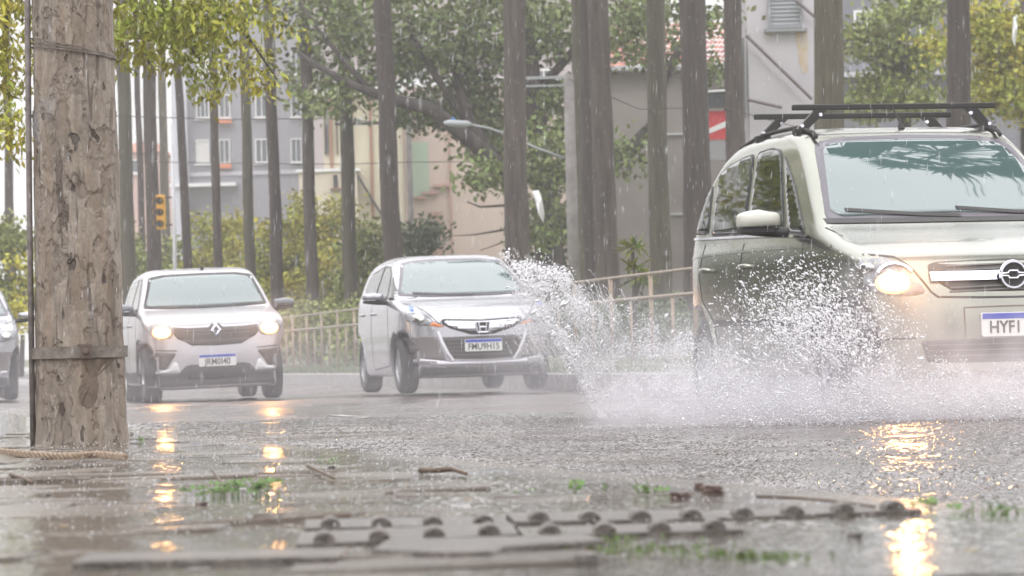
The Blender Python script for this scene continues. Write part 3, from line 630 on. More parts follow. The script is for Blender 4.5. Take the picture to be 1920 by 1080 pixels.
b = MB(); b.tube([(0, 0, 0), (.01, 0, 1.0), (0, 0, 1.6)], [.035, .03, .02], 8); b.tube([(.01, 0, .8), (.09, 0, 1.15)], [.02, .015], 6); b.build('stem', M_bark2, root, True)

# big street trees on the near side further up the road, outside the frame (they darken the car flanks by reflection)
for i, (x, y) in enumerate([(-12, 34), (-15, 44), (-17.5, 56), (-21, 70), (-10, 24)]):
    base = Vector((x, y, .12))
    tree('street_tree', ['dense street tree on the near pavement, level with the small crossover', 'dense street tree on the near pavement, second up the road', 'dense street tree on the near pavement, third up the road', 'dense street tree on the near pavement, farthest up the road', 'dense street tree on the near pavement, nearest of the row'][i], base,
         ([base, base + Vector((.1, 0, 3)), base + Vector((0, .1, 6))], [.35, .28, .15]), [], [(base + Vector((0, 0, 5.5)), (3.2, 3.2, 2.8), 4200), (base + Vector((.5, 0, 2.2)), (3.0, 3.0, 2.0), 4200)], M_leafd, .42, cl=.5)

# ---------------- railing
M_rail = mat('railing_lamp_tint', (.33, .25, .185), .35, metal=.3, noise_amt=.3, noise_scale=12)  # rail colour warmed to carry orange headlight glow on the metal
def fxy(y): return 1.83 - .1899 * (y - 38.3)
fence = empty('metal_railing', (fxy(30), 30, .20), 0, 'grey brown metal railing with thin bars running along the far kerb', 'railing')
y = 30.; bay = 0; zb, zm, zt = .06, .80, 1.06
def fp(y, z): return Vector((fxy(y) - fxy(30), y - 30, z))
for nm, z, r_ in (('top_rail', zt, .017), ('middle_rail', zm, .02), ('bottom_rail', zb, .02)):
    b = MB(); b.tube([fp(q, z) for q in np.arange(30, 90, 1.5)], r_, 8); b.build(nm, M_rail, fence, True)
while y < 88:
    full_h = bay % 2 == 0
    b = MB(); b.tube([fp(y, -.1), fp(y, zt if full_h else zm)], .022 if full_h else .016, 8); b.build('post', M_rail, fence, True)
    y += 1.0; bay += 1

# ---------------- poles, wires, lamp, signal
M_conc = mat('pole_concrete', (.27, .25, .24), .8, noise_amt=.3, noise_scale=4)
M_steel = mat('dark_steel', (.06, .055, .05), .5)
def pole(px, pytop, Z, r, label, group=None, name='utility_pole'):
    a = P(px, pytop, Z); rt = empty(name, (a.x, Z, .2), 0, label, 'pole', group)
    b = MB(); b.tube([(0, 0, 0), (0, 0, (a.z - .2) * .5), (0, 0, a.z - .2)], [r * 1.25, r * 1.12, r], 14); b.build('shaft', M_conc, rt, True)
    return rt, a
r1, a1 = pole(766, 228, 100, .075, 'slim utility pole with a crossarm right of the thick centre palm')
b = MB(); b.box((-.95, 0, a1.z - .22), (2.1, .1, .07)); b.build('crossarm', M_steel, r1)
b = MB(); [b.tube([(x, 0, a1.z - .2), (x, 0, a1.z - .05)], .04, 8) for x in (-1.9, -1.3, -.6, -.1)]; b.build('insulator', M_wht, r1)
r2, a2 = pole(1066, 140, 78, .11, 'concrete lamp pole left of the tight group of palm trunks')
b = MB(); x0 = P(880, 235, 78); x1 = P(945, 250, 78); o = Vector((a2.x, 78, .2))
b.tube([P(1066, 300, 78) - o, P(1000, 275, 78) - o, P(945, 250, 78) - o, P(915, 240, 78) - o, P(880, 233, 78) - o], [.03, .028, .025, .022, .02], 8); b.build('lamp_arm', mat('pale_steel', (.34, .36, .37), .4, metal=.3), r2, True)
b = MB(); h0, h1 = P(884, 233, 78) - o, P(832, 230, 78) - o; b.tube([h0, h0.lerp(h1, .15), h0.lerp(h1, .8), h1], [.03, .07, .075, .03], 10); lh = b.build('lamp_head', mat('lamp_grey', (.38, .40, .42), .35), r2, True); lh.scale = (1, 1, 1)
b = MB(); pc = P(850, 225, 78) - o; b.tube([pc - Vector((0, 0, .04)), pc + Vector((0, 0, .05))], .035, 8); b.build('photocell', mat('photocell_blue', (.08, .25, .6), .4), lh)
b = MB(); b.box((-.45, 0, a2.z - .25), (.95, .08, .06)); b.box((-.45, 0, a2.z - .42), (.95, .05, .04)); b.build('crossarm', mat('pale_steel', (.34, .36, .37), .4, metal=.3), r2)
def wire(pts, Z, label, r=.012):
    q = [P(x, y, Z) for x, y in pts]; b = MB(); b.tube(q, r, 5); o_ = b.build('power_line', M_steel); tag(o_, label, 'cable', 'overhead cables'); return o_
wire([(-80, 214), (200, 217), (420, 224), (600, 222), (766, 232)], 99, 'overhead cable running left from the crossarm past the apartment block', .014)
wire([(-80, 296), (200, 302), (420, 306), (640, 308), (766, 304)], 99, 'lower overhead cable crossing the apartment block and cream house', .012)
wire([(766, 304), (900, 303), (1066, 300)], 90, 'overhead cable between the slim pole and the lamp pole', .010)
wire([(985, 133), (900, 120), (700, 60), (500, -60)], 78, 'overhead cable rising left from the lamp pole crossarm', .010)
wire([(1066, 148), (1200, 205), (1350, 200), (1500, 240)], 77, 'sagging overhead cable right of the tight group of trunks', .010)
# traffic light
tp = P(302, 398, 100); tl = empty('traffic_light', (P(326, 400, 100).x, 100, .2), 0, 'yellow three lamp traffic light housing on a pale pole near the peeling pole', 'traffic light')
b = MB(); b.tube([(0, 0, 0), (0, 0, tp.z + 2.2)], [.06, .05], 12); b.build('pole', mat('pale_pole', (.6, .6, .64), .5), tl, True)
M_yel = mat('signal_yellow', (.75, .40, .03), .5)
hx = tp.x - tl.location.x
b = MB(); b.box((hx, 0, tp.z - .2), (.24, .22, .94)); hs_ = b.build('housing', M_yel, tl, bevel=.02)
for k in range(3):
    zz = tp.z - .2 + .31 * (1 - k); b = MB(); n_ = 16
    pts = [(hx - .09 + math.cos(a) * .115, -.11, zz + math.sin(a) * .115) for a in np.linspace(-.4, math.pi + .4, n_)]
    v = pts + [(x, y - .16, z) for x, y, z in pts]; b.add(v, [[i, i + 1, n_ + i + 1, n_ + i] for i in range(n_ - 1)]); b.build('visor', M_yel, hs_)
    b = MB(); b.tube([(hx - .02, -.112, zz), (hx - .02, -.13, zz)], .10, 16); b.build('lamp', mat('unlit_lamp', (.05, .05, .04), .3), hs_)
b = MB(); b.tube([(0, 0, tp.z + .2), (hx, 0, tp.z + .2)], .025, 8); b.build('bracket', M_steel, tl, True); b = MB(); b.tube([(0, 0, tp.z - .55), (hx, 0, tp.z - .55)], .025, 8); b.build('bracket', M_steel, tl, True)
# white cloth caught near the broad tree, pale slip in the right tree
def cloth(pxs, Z, label):
    q = [P(x, y, Z + .1 * math.sin(i * 2.1)) for i, (x, y) in enumerate(pxs)]; c0 = sum(q, Vector()) / len(q)
    v = [x for x in q] + [c0 + Vector((0, -.06, 0))] + [x + Vector((0, .012, 0)) for x in q] + [c0 + Vector((0, -.048, 0))]; n_ = len(q)
    f = [[i, (i + 1) % n_, n_] for i in range(n_)] + [[n_ + 1 + (i + 1) % n_, n_ + 1 + i, 2 * n_ + 1] for i in range(n_)] + [[i, n_ + 1 + i, n_ + 1 + (i + 1) % n_, (i + 1) % n_] for i in range(n_)]
    o_ = mesh_obj('plastic_sheet', v, f, M_wht); tag(o_, label, 'plastic sheet'); return o_
cloth([(997, 358), (1010, 356), (1016, 372), (1021, 400), (1019, 418), (1010, 402), (1004, 378)], 76, 'torn white plastic sheet hanging left of the lamp pole')
cloth([(1900, 32), (1904, 30), (1908, 52), (1906, 70), (1903, 88), (1898, 74), (1899, 50)], 70, 'thin white plastic strip hanging in the right tree')

# ---------------- haze
def volume_mat(name, dens, col, expr=None):
    mt = bpy.data.materials.new(name); mt.use_nodes = True; n = mt.node_tree; n.nodes.clear()
    o_ = n.nodes.new('ShaderNodeOutputMaterial'); pv = n.nodes.new('ShaderNodeVolumePrincipled'); pv.inputs['Density'].default_value = dens; pv.inputs['Color'].default_value = (*col, 1); pv.inputs['Anisotropy'].default_value = .2
    n.links.new(pv.outputs[0], o_.inputs['Volume']); return mt, n, pv
mt, _, _ = volume_mat('rain_haze', .0012, (.94, .92, .93))
b = MB(); b.box((0, 325, 15), (900, 800, 32.2)); hz = b.build('haze', mt); hz['kind'] = 'stuff'; tag(hz, 'pale rainy haze filling the air over the whole street', 'haze')
# ================================================================== CARS
def grid_sdf(poly, lo, hi, step):
    xs = np.arange(lo[0], hi[0] + step, step); ys = np.arange(lo[1], hi[1] + step, step)
    X, Y = np.meshgrid(xs, ys, indexing='ij'); p = np.array(poly, float)
    d = np.full(X.shape, 1e9); ins = np.zeros(X.shape, bool)
    for i in range(len(p)):
        a = p[i - 1]; b = p[i]; e = b - a; wx = X - a[0]; wy = Y - a[1]
        t = np.clip((wx * e[0] + wy * e[1]) / max(e @ e, 1e-12), 0, 1)
        d = np.minimum(d, (wx - e[0] * t) ** 2 + (wy - e[1] * t) ** 2)
        c1 = (a[1] > Y) != (b[1] > Y)
        if abs(e[1]) > 1e-12: ins ^= c1 & (X < (b[0] - a[0]) * (Y - a[1]) / e[1] + a[0])
    d = np.sqrt(d); d[ins] *= -1
    def f(u, v):
        gx = np.clip((u - lo[0]) / step, 0, len(xs) - 1.001); gy = np.clip((v - lo[1]) / step, 0, len(ys) - 1.001)
        i = gx.astype(int); j = gy.astype(int); a = gx - i; b = gy - j
        return d[i, j] * (1 - a) * (1 - b) + d[i + 1, j] * a * (1 - b) + d[i, j + 1] * (1 - a) * b + d[i + 1, j + 1] * a * b
    return f
def smax(a, b, k):
    h = np.maximum(k - np.abs(a - b), 0) / k
    return np.maximum(a, b) + h * h * k * .25

def body_mesh(sp):
    """closed car shell: side profile x plan x section, wheel wells cut; local +X is forward, u = L/2 - x"""
    L, W, H = sp['L'], sp['W'], sp['H']
    fs = grid_sdf(spline(sp['side'], 5), (-.4, -.2), (L + .4, H + .4), .02)
    fp = grid_sdf(spline(sp['plan'] + [(u, -y) for u, y in sp['plan'][::-1]], 5), (-.4, -W), (L + .4, W), .02)
    sec = sp['section']
    fc = grid_sdf(spline(sec + [(-y, z) for y, z in sec[::-1]], 5), (-W, -.2), (W, H + .4), .02)
    wu, wr, yin = sp['wheel_u'], sp['arch_r'], W / 2 - .27
    def Ff(x, y, z):
        u = L / 2 - x
        bow = sp.get('bow', .12) * np.clip((z - .6) / .4, 0, 1) * y * y * np.where(u < L / 2, -1, 1)
        a = smax(fs(u + bow, z), fp(u, y), sp.get('k', .09)); a = smax(a, fc(y, z), sp.get('ks', .07))
        for q in wu:
            r_ = np.sqrt((u - q) ** 2 + (z - sp['wheel_r']) ** 2) - wr
            a = np.maximum(a, -np.maximum(r_, yin - np.abs(y)))
        return a
    st = sp.get('step', .022); c = np.array([0, 0, .62]); hx, hy, z0, z1 = L / 2 + .05, W / 2 + .05, .05, H + .08
    V = []; Fc = []
    def face(o, du, dv, nu, nv):
        s, t = np.meshgrid(np.linspace(0, 1, nu + 1), np.linspace(0, 1, nv + 1), indexing='ij')
        p = o + s[..., None] * du + t[..., None] * dv; n0 = sum(len(q) for q in V)
        V.append(p.reshape(-1, 3)); idx = np.arange((nu + 1) * (nv + 1)).reshape(nu + 1, nv + 1) + n0
        Fc.append(np.stack([idx[:-1, :-1], idx[1:, :-1], idx[1:, 1:], idx[:-1, 1:]], -1).reshape(-1, 4))
    A = lambda *a: np.array(a, float); nx, ny, nz_ = int(2 * hx / st), int(2 * hy / st), int((z1 - z0) / st)
    face(A(-hx, -hy, z1), A(2 * hx, 0, 0), A(0, 2 * hy, 0), nx, ny); face(A(-hx, hy, z0), A(2 * hx, 0, 0), A(0, -2 * hy, 0), nx, ny)
    face(A(-hx, -hy, z0), A(2 * hx, 0, 0), A(0, 0, z1 - z0), nx, nz_); face(A(hx, hy, z0), A(-2 * hx, 0, 0), A(0, 0, z1 - z0), nx, nz_)
    face(A(hx, -hy, z0), A(0, 2 * hy, 0), A(0, 0, z1 - z0), ny, nz_); face(A(-hx, hy, z0), A(0, -2 * hy, 0), A(0, 0, z1 - z0), ny, nz_)
    V = np.concatenate(V); Fc = np.concatenate(Fc); D = V - c
    n = 70; lo = np.zeros(len(V)); hi = np.ones(len(V)); done = np.zeros(len(V), bool)
    for i in range(1, n + 1):
        t = i / n; q = c + D * t; out_ = Ff(q[:, 0], q[:, 1], q[:, 2]) > 0
        new = out_ & ~done; hi[new] = t; lo[new] = t - 1 / n; done |= out_
    for _ in range(14):
        mid = (lo + hi) / 2; q = c + D * mid[:, None]; o_ = Ff(q[:, 0], q[:, 1], q[:, 2]) > 0
        hi = np.where(o_, mid, hi); lo = np.where(o_, lo, mid)
    V = c + D * lo[:, None]
    key = np.round(V / 1e-4).astype(np.int64); _, first, inv = np.unique(key, axis=0, return_index=True, return_inverse=True)
    return V[first], inv.reshape(-1)[Fc]

class Car:
    def __init__(s, sp, name, paint, label, cat='car', group=None):
        s.zf = sp.get('zf', lambda z: z); s.sp = sp; s.root = empty(name, label=label, cat=cat, group=group)
        V, Fc = body_mesh(sp)
        s.body = mesh_obj('body', V, Fc, paint, s.root, True)
        me = s.body.data
        s.bvh = BVHTree.FromPolygons([tuple(v) for v in V], [tuple(f) for f in Fc])
    def hit(s, ax, a, b):
        if ax == 'front': o, d = Vector((5, a, b)), Vector((-1, 0, 0))
        elif ax == 'rear': o, d = Vector((-5, a, b)), Vector((1, 0, 0))
        elif ax == 'right': o, d = Vector((s.sp['L'] / 2 - a, -3, b)), Vector((0, 1, 0))
        elif ax == 'left': o, d = Vector((s.sp['L'] / 2 - a, 3, b)), Vector((0, -1, 0))
        else: o, d = Vector((s.sp['L'] / 2 - a, b, 4)), Vector((0, 0, -1))
        h = s.bvh.ray_cast(o, d)
        if h[0] is None: return None, d
        return h[0], d
    def patch(s, name, poly, ax, off, m, parent=None, grid=.035, depth=.012, smooth=True):
        poly = [(a, s.zf(b)) for a, b in poly]
        p = [Vector(q) for q in poly]; n = len(p)
        P2 = []; 
        for i in range(n):
            a, b = p[i], p[(i + 1) % n]; k = max(1, int((b - a).length / grid))
            P2 += [a.lerp(b, j / k) for j in range(k)]
        nb = len(P2); edges = [(i, (i + 1) % nb) for i in range(nb)]
        xs = [q.x for q in P2]; ys = [q.y for q in P2]
        pts = list(P2)
        for gx in np.arange(min(xs), max(xs), grid):
            for gy in np.arange(min(ys), max(ys), grid): pts.append(Vector((gx + random.uniform(-.001, .001), gy)))
        r_ = delaunay_2d_cdt(pts, edges, [], 1, 1e-5)
        vs, es, fs_ = r_[0], r_[1], r_[2]
        out_v = []; last = None; D = None
        for q in vs:
            h, d = s.hit(ax, q.x, q.y); D = d
            out_v.append(h)
        good = [h for h in out_v if h is not None]
        if not good: return None
        for i, h in enumerate(out_v):
            if h is None:
                q = vs[i]; j = min((k for k in range(len(vs)) if out_v[k] is not None), key=lambda k: (vs[k] - q).length)
                g = out_v[j].copy(); dv = q - vs[j]
                if ax in ('front', 'rear'): g.y += dv.x; g.z += dv.y
                elif ax in ('left', 'right'): g.x -= dv.x; g.z += dv.y
                out_v[i] = g
        V = [h - D * off for h in out_v]
        cnt = {}
        for f in fs_:
            for a, b in zip(f, list(f[1:]) + [f[0]]): cnt[(a, b)] = 1
        bnd = [(a, b) for (a, b) in cnt if (b, a) not in cnt]
        nv = len(V); mp = {}; F2 = [list(f) for f in fs_]
        for a, b in bnd:
            for q in (a, b):
                if q not in mp: mp[q] = len(V); V.append(out_v[q] + D * depth)
        for a, b in bnd: F2.append([b, a, mp[a], mp[b]])
        o = mesh_obj(name, V, F2, m, parent or s.root, False)
        bm = bmesh.new(); bm.from_mesh(o.data); bmesh.ops.recalc_face_normals(bm, faces=bm.faces)
        f0 = bm.faces[0] if bm.faces else None
        bm.faces.ensure_lookup_table(); big = max(bm.faces, key=lambda f: f.calc_area())
        nrm = sum(((f.normal * f.calc_area()) for f in bm.faces if True), Vector())
        top = [f for f in bm.faces][:len(fs_)]; nn = sum((f.normal * f.calc_area() for f in top), Vector())
        if nn.dot(D) > 0: bmesh.ops.reverse_faces(bm, faces=bm.faces)
        if smooth:
            for f in top: f.smooth = True
        bmesh.ops.delete(bm, geom=[v_ for v_ in bm.verts if not v_.link_faces], context='VERTS')
        bm.to_mesh(o.data); bm.free()
        return o
    def strip(s, name, line, ax, wd, off, m, parent=None, step=.03):
        """thin band that follows a line over the shell"""
        pts = [Vector((a, s.zf(b))) for a, b in line]; L2 = []
        for a, b in zip(pts, pts[1:]):
            k = max(1, int((b - a).length / step)); L2 += [a.lerp(b, j / k) for j in range(k)]
        L2.append(pts[-1]); V = []; F2 = []
        for i, q in enumerate(L2):
            t = (L2[min(i + 1, len(L2) - 1)] - L2[max(i - 1, 0)]).normalized(); nrm = Vector((-t.y, t.x)) * wd / 2
            row = []
            for sg in (-1, 1):
                h, d = s.hit(ax, q.x + nrm.x * sg, q.y + nrm.y * sg)
                row.append((h, d))
            if row[0][0] is None or row[1][0] is None: continue
            for h, d in row: V.append(h - d * off)
            for h, d in row[::-1]: V.append(h + d * .006)
        n = len(V) // 4
        for i in range(n - 1):
            a, b = 4 * i, 4 * i + 4
            if (V[a] - V[b]).length > .15: continue
            F2 += [[a, a + 1, b + 1, b], [a + 1, a + 2, b + 2, b + 1], [a + 3, a, b, b + 3]]
        return mesh_obj(name, V, F2, m, parent or s.root)
    def sym(s, name, poly, ax, off, m, parent=None, **k):
        r = []
        for sg in (-1, 1): r.append(s.patch(name, [(y * sg, z) for y, z in poly], ax, off, m, parent, **k))
        return r
    def sides(s, name, poly, off, m, parent=None, **k):
        return [s.patch(name, poly, a, off, m, parent, **k) for a in ('right', 'left')]
    def at(s, ax, a, b):
        return s.hit(ax, a, b)[0]

def full(half):
    """mirror a half outline (y>=0, listed from the centre top round to the centre bottom)"""
    return [(-y, z) for y, z in half[::-1] if y > 1e-6] + list(half)

M_glass = mat('car_glass', (.07, .11, .11), .03, ior=2.3)
M_sideglass = mat('side_glass', (.02, .025, .02), .03, ior=1.6)
M_frit = mat('glass_frit', (.12, .11, .13), .25)
M_black = mat('black_plastic', (.025, .023, .022), .45, noise_amt=.3)
M_rubber = mat('tyre_rubber', (.02, .02, .02), .55, bump=.3, bump_scale=60)
M_rim = mat('rim_alloy', (.45, .45, .47), .35, metal=.8)
M_chrome = mat('chrome', (.85, .85, .92), .12, metal=1.)
M_lens = mat('lamp_lens', (.34, .36, .39), .10, ior=1.6, noise_amt=.5, noise_scale=14)
M_reflector = mat('lamp_reflector', (.5, .5, .5), .1, metal=1.)
M_lit = mat('lit_lamp', (1, .7, .4), .3, emit=(1, .42, .11), estr=4.5)
M_litcore = mat('lit_bulb', (1, .9, .7), .3, emit=(1, .62, .26), estr=11)
M_seam = mat('panel_gap', (.03, .028, .027), .7)
M_white = mat('plate_white', (.72, .72, .7), .4)
M_blue = mat('plate_blue', (.03, .06, .42), .4)
M_ink = mat('plate_ink', (.03, .03, .035), .5)
M_amber = mat('amber_lens', (.75, .22, .05), .2)
M_blueglow = mat('blue_position_lamp', (.1, .15, .9), .2, emit=(.12, .2, 1.), estr=1.6)

def text_mesh(txt, size, name, m, parent, loc, rot, ext=.0015, sx=1.):
    cu = bpy.data.curves.new('t', 'FONT'); cu.body = txt; cu.size = size; cu.extrude = ext; cu.align_x = 'CENTER'; cu.align_y = 'CENTER'
    cu.offset = size * .012; cu.resolution_u = 3
    t = bpy.data.objects.new('t', cu); COL.objects.link(t); bpy.context.view_layer.update()
    me = bpy.data.meshes.new_from_object(t); bpy.data.objects.remove(t)
    o = bpy.data.objects.new(name, me); COL.objects.link(o); me.materials.clear(); me.materials.append(m)
    o.parent = parent; o.location = loc; o.rotation_euler = rot; o.scale = (sx, 1, 1)
    return o
ROT_FRONT = (R(90), 0, R(90))

def plate(car, z, txt, dx=.02, tx=0., x=None):
    p = car.at('front', 0, z); x = (x if x is not None else p.x) + dx
    b = MB(); b.poly(roundpoly([(-.2, z - .065), (.2, z - .065), (.2, z + .065), (-.2, z + .065)], .012), (x - .025, x), 0)
    pl = b.build('number_plate', M_white, car.root)
    s_ = MB(); s_.poly([(-.195, z + .03), (.195, z + .03), (.195, z + .06), (-.195, z + .06)], (x, x + .0025), 0)
    s_.build('plate_band', M_blue, pl)
    text_mesh(txt, .095, 'plate_lettering', M_ink, pl, (x + .003, tx, z - .018), ROT_FRONT, sx=.86)
    return x

def wheels(car, rimspokes=6, steel=False):
    sp = car.sp; r = sp['wheel_r']; tw = .19
    prof = [(r * .62, -tw / 2), (r * .9, -tw / 2), (r * .985, -tw / 2 + .025), (r, -tw / 4), (r, tw / 4), (r * .985, tw / 2 - .025), (r * .9, tw / 2), (r * .62, tw / 2)]
    n = 40
    for u in sp['wheel_u']:
        for sg in (-1, 1):
            b = MB(); v = [(math.cos(2 * math.pi * j / n) * a, y, math.sin(2 * math.pi * j / n) * a) for j in range(n) for a, y in prof]
            k = len(prof); f = [[j * k + i, j * k + (i + 1) % k, ((j + 1) % n) * k + (i + 1) % k, ((j + 1) % n) * k + i] for j in range(n) for i in range(k)]
            b.add(v, f); o = b.build('wheel', M_rubber, car.root, True)
            o.location = (sp['L'] / 2 - u, sg * (sp['W'] / 2 - .145), r)
            rb = MB(); yo = sg * (tw / 2 - .03); rr = r * .63
            ring = [(rr, yo + sg * .02), (rr * .9, yo + sg * .025), (rr * .86, yo - sg * .03), (rr, yo - sg * .05)]; k = 4
            v = [(math.cos(2 * math.pi * j / n) * a, y, math.sin(2 * math.pi * j / n) * a) for j in range(n) for a, y in ring]
            rb.add(v, [[j * k + i, j * k + (i + 1) % k, ((j + 1) % n) * k + (i + 1) % k, ((j + 1) % n) * k + i] for j in range(n) for i in range(k)])
            for q in range(rimspokes):
                a = 2 * math.pi * q / rimspokes
                rot = Matrix.Rotation(-a, 3, 'Y'); rb.box(rot @ Vector((rr * .48, yo, 0)), (rr * .9, .02, rr * .22), rot)
            v = [(math.cos(2 * math.pi * j / 20) * rr * .2, yo + sg * .014, math.sin(2 * math.pi * j / 20) * rr * .2) for j in range(20)]
            rb.add(v + [(x, y - sg * .03, z) for x, y, z in v], [list(range(20))] + [[i, (i + 1) % 20, 20 + (i + 1) % 20, 20 + i] for i in range(20)])
            rb.build('rim', M_rim, o)
            db = MB(); v = [(math.cos(2 * math.pi * j / 24) * rr * .95, yo - sg * .045, math.sin(2 * math.pi * j / 24) * rr * .95) for j in range(24)]
            db.add(v, [list(range(24))]); db.build('brake_disc', M_black, o)

def mirror(car, u, z, y, m_cap, m_base, size=1., h=.11):
    for sg in (-1, 1):
        x = car.sp['L'] / 2 - u
        bm = bmesh.new(); bmesh.ops.create_uvsphere(bm, u_segments=20, v_segments=12, radius=1)
        for v in bm.verts:
            c = v.co; c.x *= .075 if c.x > 0 else .045
            yy = c.y; c.y = math.copysign(abs(yy) ** .5, yy) * .118; c.z = math.copysign(abs(c.z) ** .5, c.z) * h * .5
            if c.z < -.3 * h: c.z = -.3 * h
            if c.z > 0: c.z *= 1 - .28 * max(0, sg * c.y) / .118
            if c.y * sg < 0: c.z *= .8
        me = bpy.data.meshes.new('mirror'); bm.to_mesh(me); bm.free(); me.materials.append(m_cap)
        for p in me.polygons: p.use_smooth = True
        o = bpy.data.objects.new('mirror', me); COL.objects.link(o); o.parent = car.root; o.location = (x, sg * (y + .03), z + h * .5)
        o.scale = (size,) * 3
        b = MB(); b.tube([(0.0, sg * .07, -.055), (0, -sg * .02, -.06), (.0, -sg * .16, -.065)], [.02, .026, .03], 8)
        b.box((0, sg * .01, -.052), (.085, .19, .035)); b.build('mirror_base', m_base, o, bevel=.008)

def lamp(car, c, r, m, name='headlight_bulb', ax='front', off=.012, parent=None):
    poly = [(c[0] + math.cos(a) * r[0], c[1] + math.sin(a) * r[1]) for a in np.linspace(0, 2 * math.pi, 25)[:-1]]
    return car.patch(name, poly, ax, off, m, parent, grid=.03)

def place(car, front, heading_deg, roll=0.):
    th = R(heading_deg); h = Vector((math.sin(th), -math.cos(th), 0))
    c = Vector(front) - h * car.sp['L'] / 2
    car.root.location = c; car.root.rotation_euler = (R(roll), 0, th - math.pi / 2)
    bpy.context.view_layer.update()

# ---------------------------------------------------------------- champagne minivan with roof rack (right, nearest)
van_sp = dict(L=4.04, W=1.70, H=1.62, wheel_r=.305, arch_r=.355, wheel_u=(.86, 3.48), bow=.13, k=.08,
    side=[(.10, .20), (.02, .32), (.0, .50), (.03, .64), (.08, .76), (.17, .87), (.40, .955), (.70, 1.03), (.98, 1.10), (1.16, 1.21), (1.42, 1.38), (1.68, 1.52),
          (1.86, 1.585), (2.2, 1.618), (2.6, 1.62), (3.0, 1.60), (3.35, 1.545), (3.62, 1.43), (3.80, 1.24), (3.92, 1.02), (4.0, .82), (4.03, .55), (4.0, .32), (3.9, .2), (3.2, .17), (2.0, .16), (.9, .17)],
    plan=[(0, .0), (.02, .40), (.10, .62), (.26, .77), (.55, .83), (1.2, .848), (2.2, .85), (3.2, .845), (3.7, .80), (3.95, .68), (4.03, .4), (4.04, .0)],
    section=[(.0, .14), (.5, .14), (.74, .18), (.81, .32), (.845, .52), (.85, .72), (.842, .88), (.815, .99), (.785, 1.07), (.735, 1.25), (.685, 1.42), (.655, 1.52), (.60, 1.59), (.35, 1.635), (.0, 1.645)])
def vz(z): return z if z <= 1.0 else 1.0 + (z - 1.0) * 1.17
van_sp['side'] = [(u, vz(z)) for u, z in van_sp['side']]; van_sp['section'] = [(y, vz(z)) for y, z in van_sp['section']]; van_sp['H'] = vz(1.62); van_sp['zf'] = vz
M_champ = mat('champagne_paint', (.30, .305, .262), .22, metal=.88, coat=.6, bump=.06, bump_scale=120, noise_amt=.06, noise_scale=3)
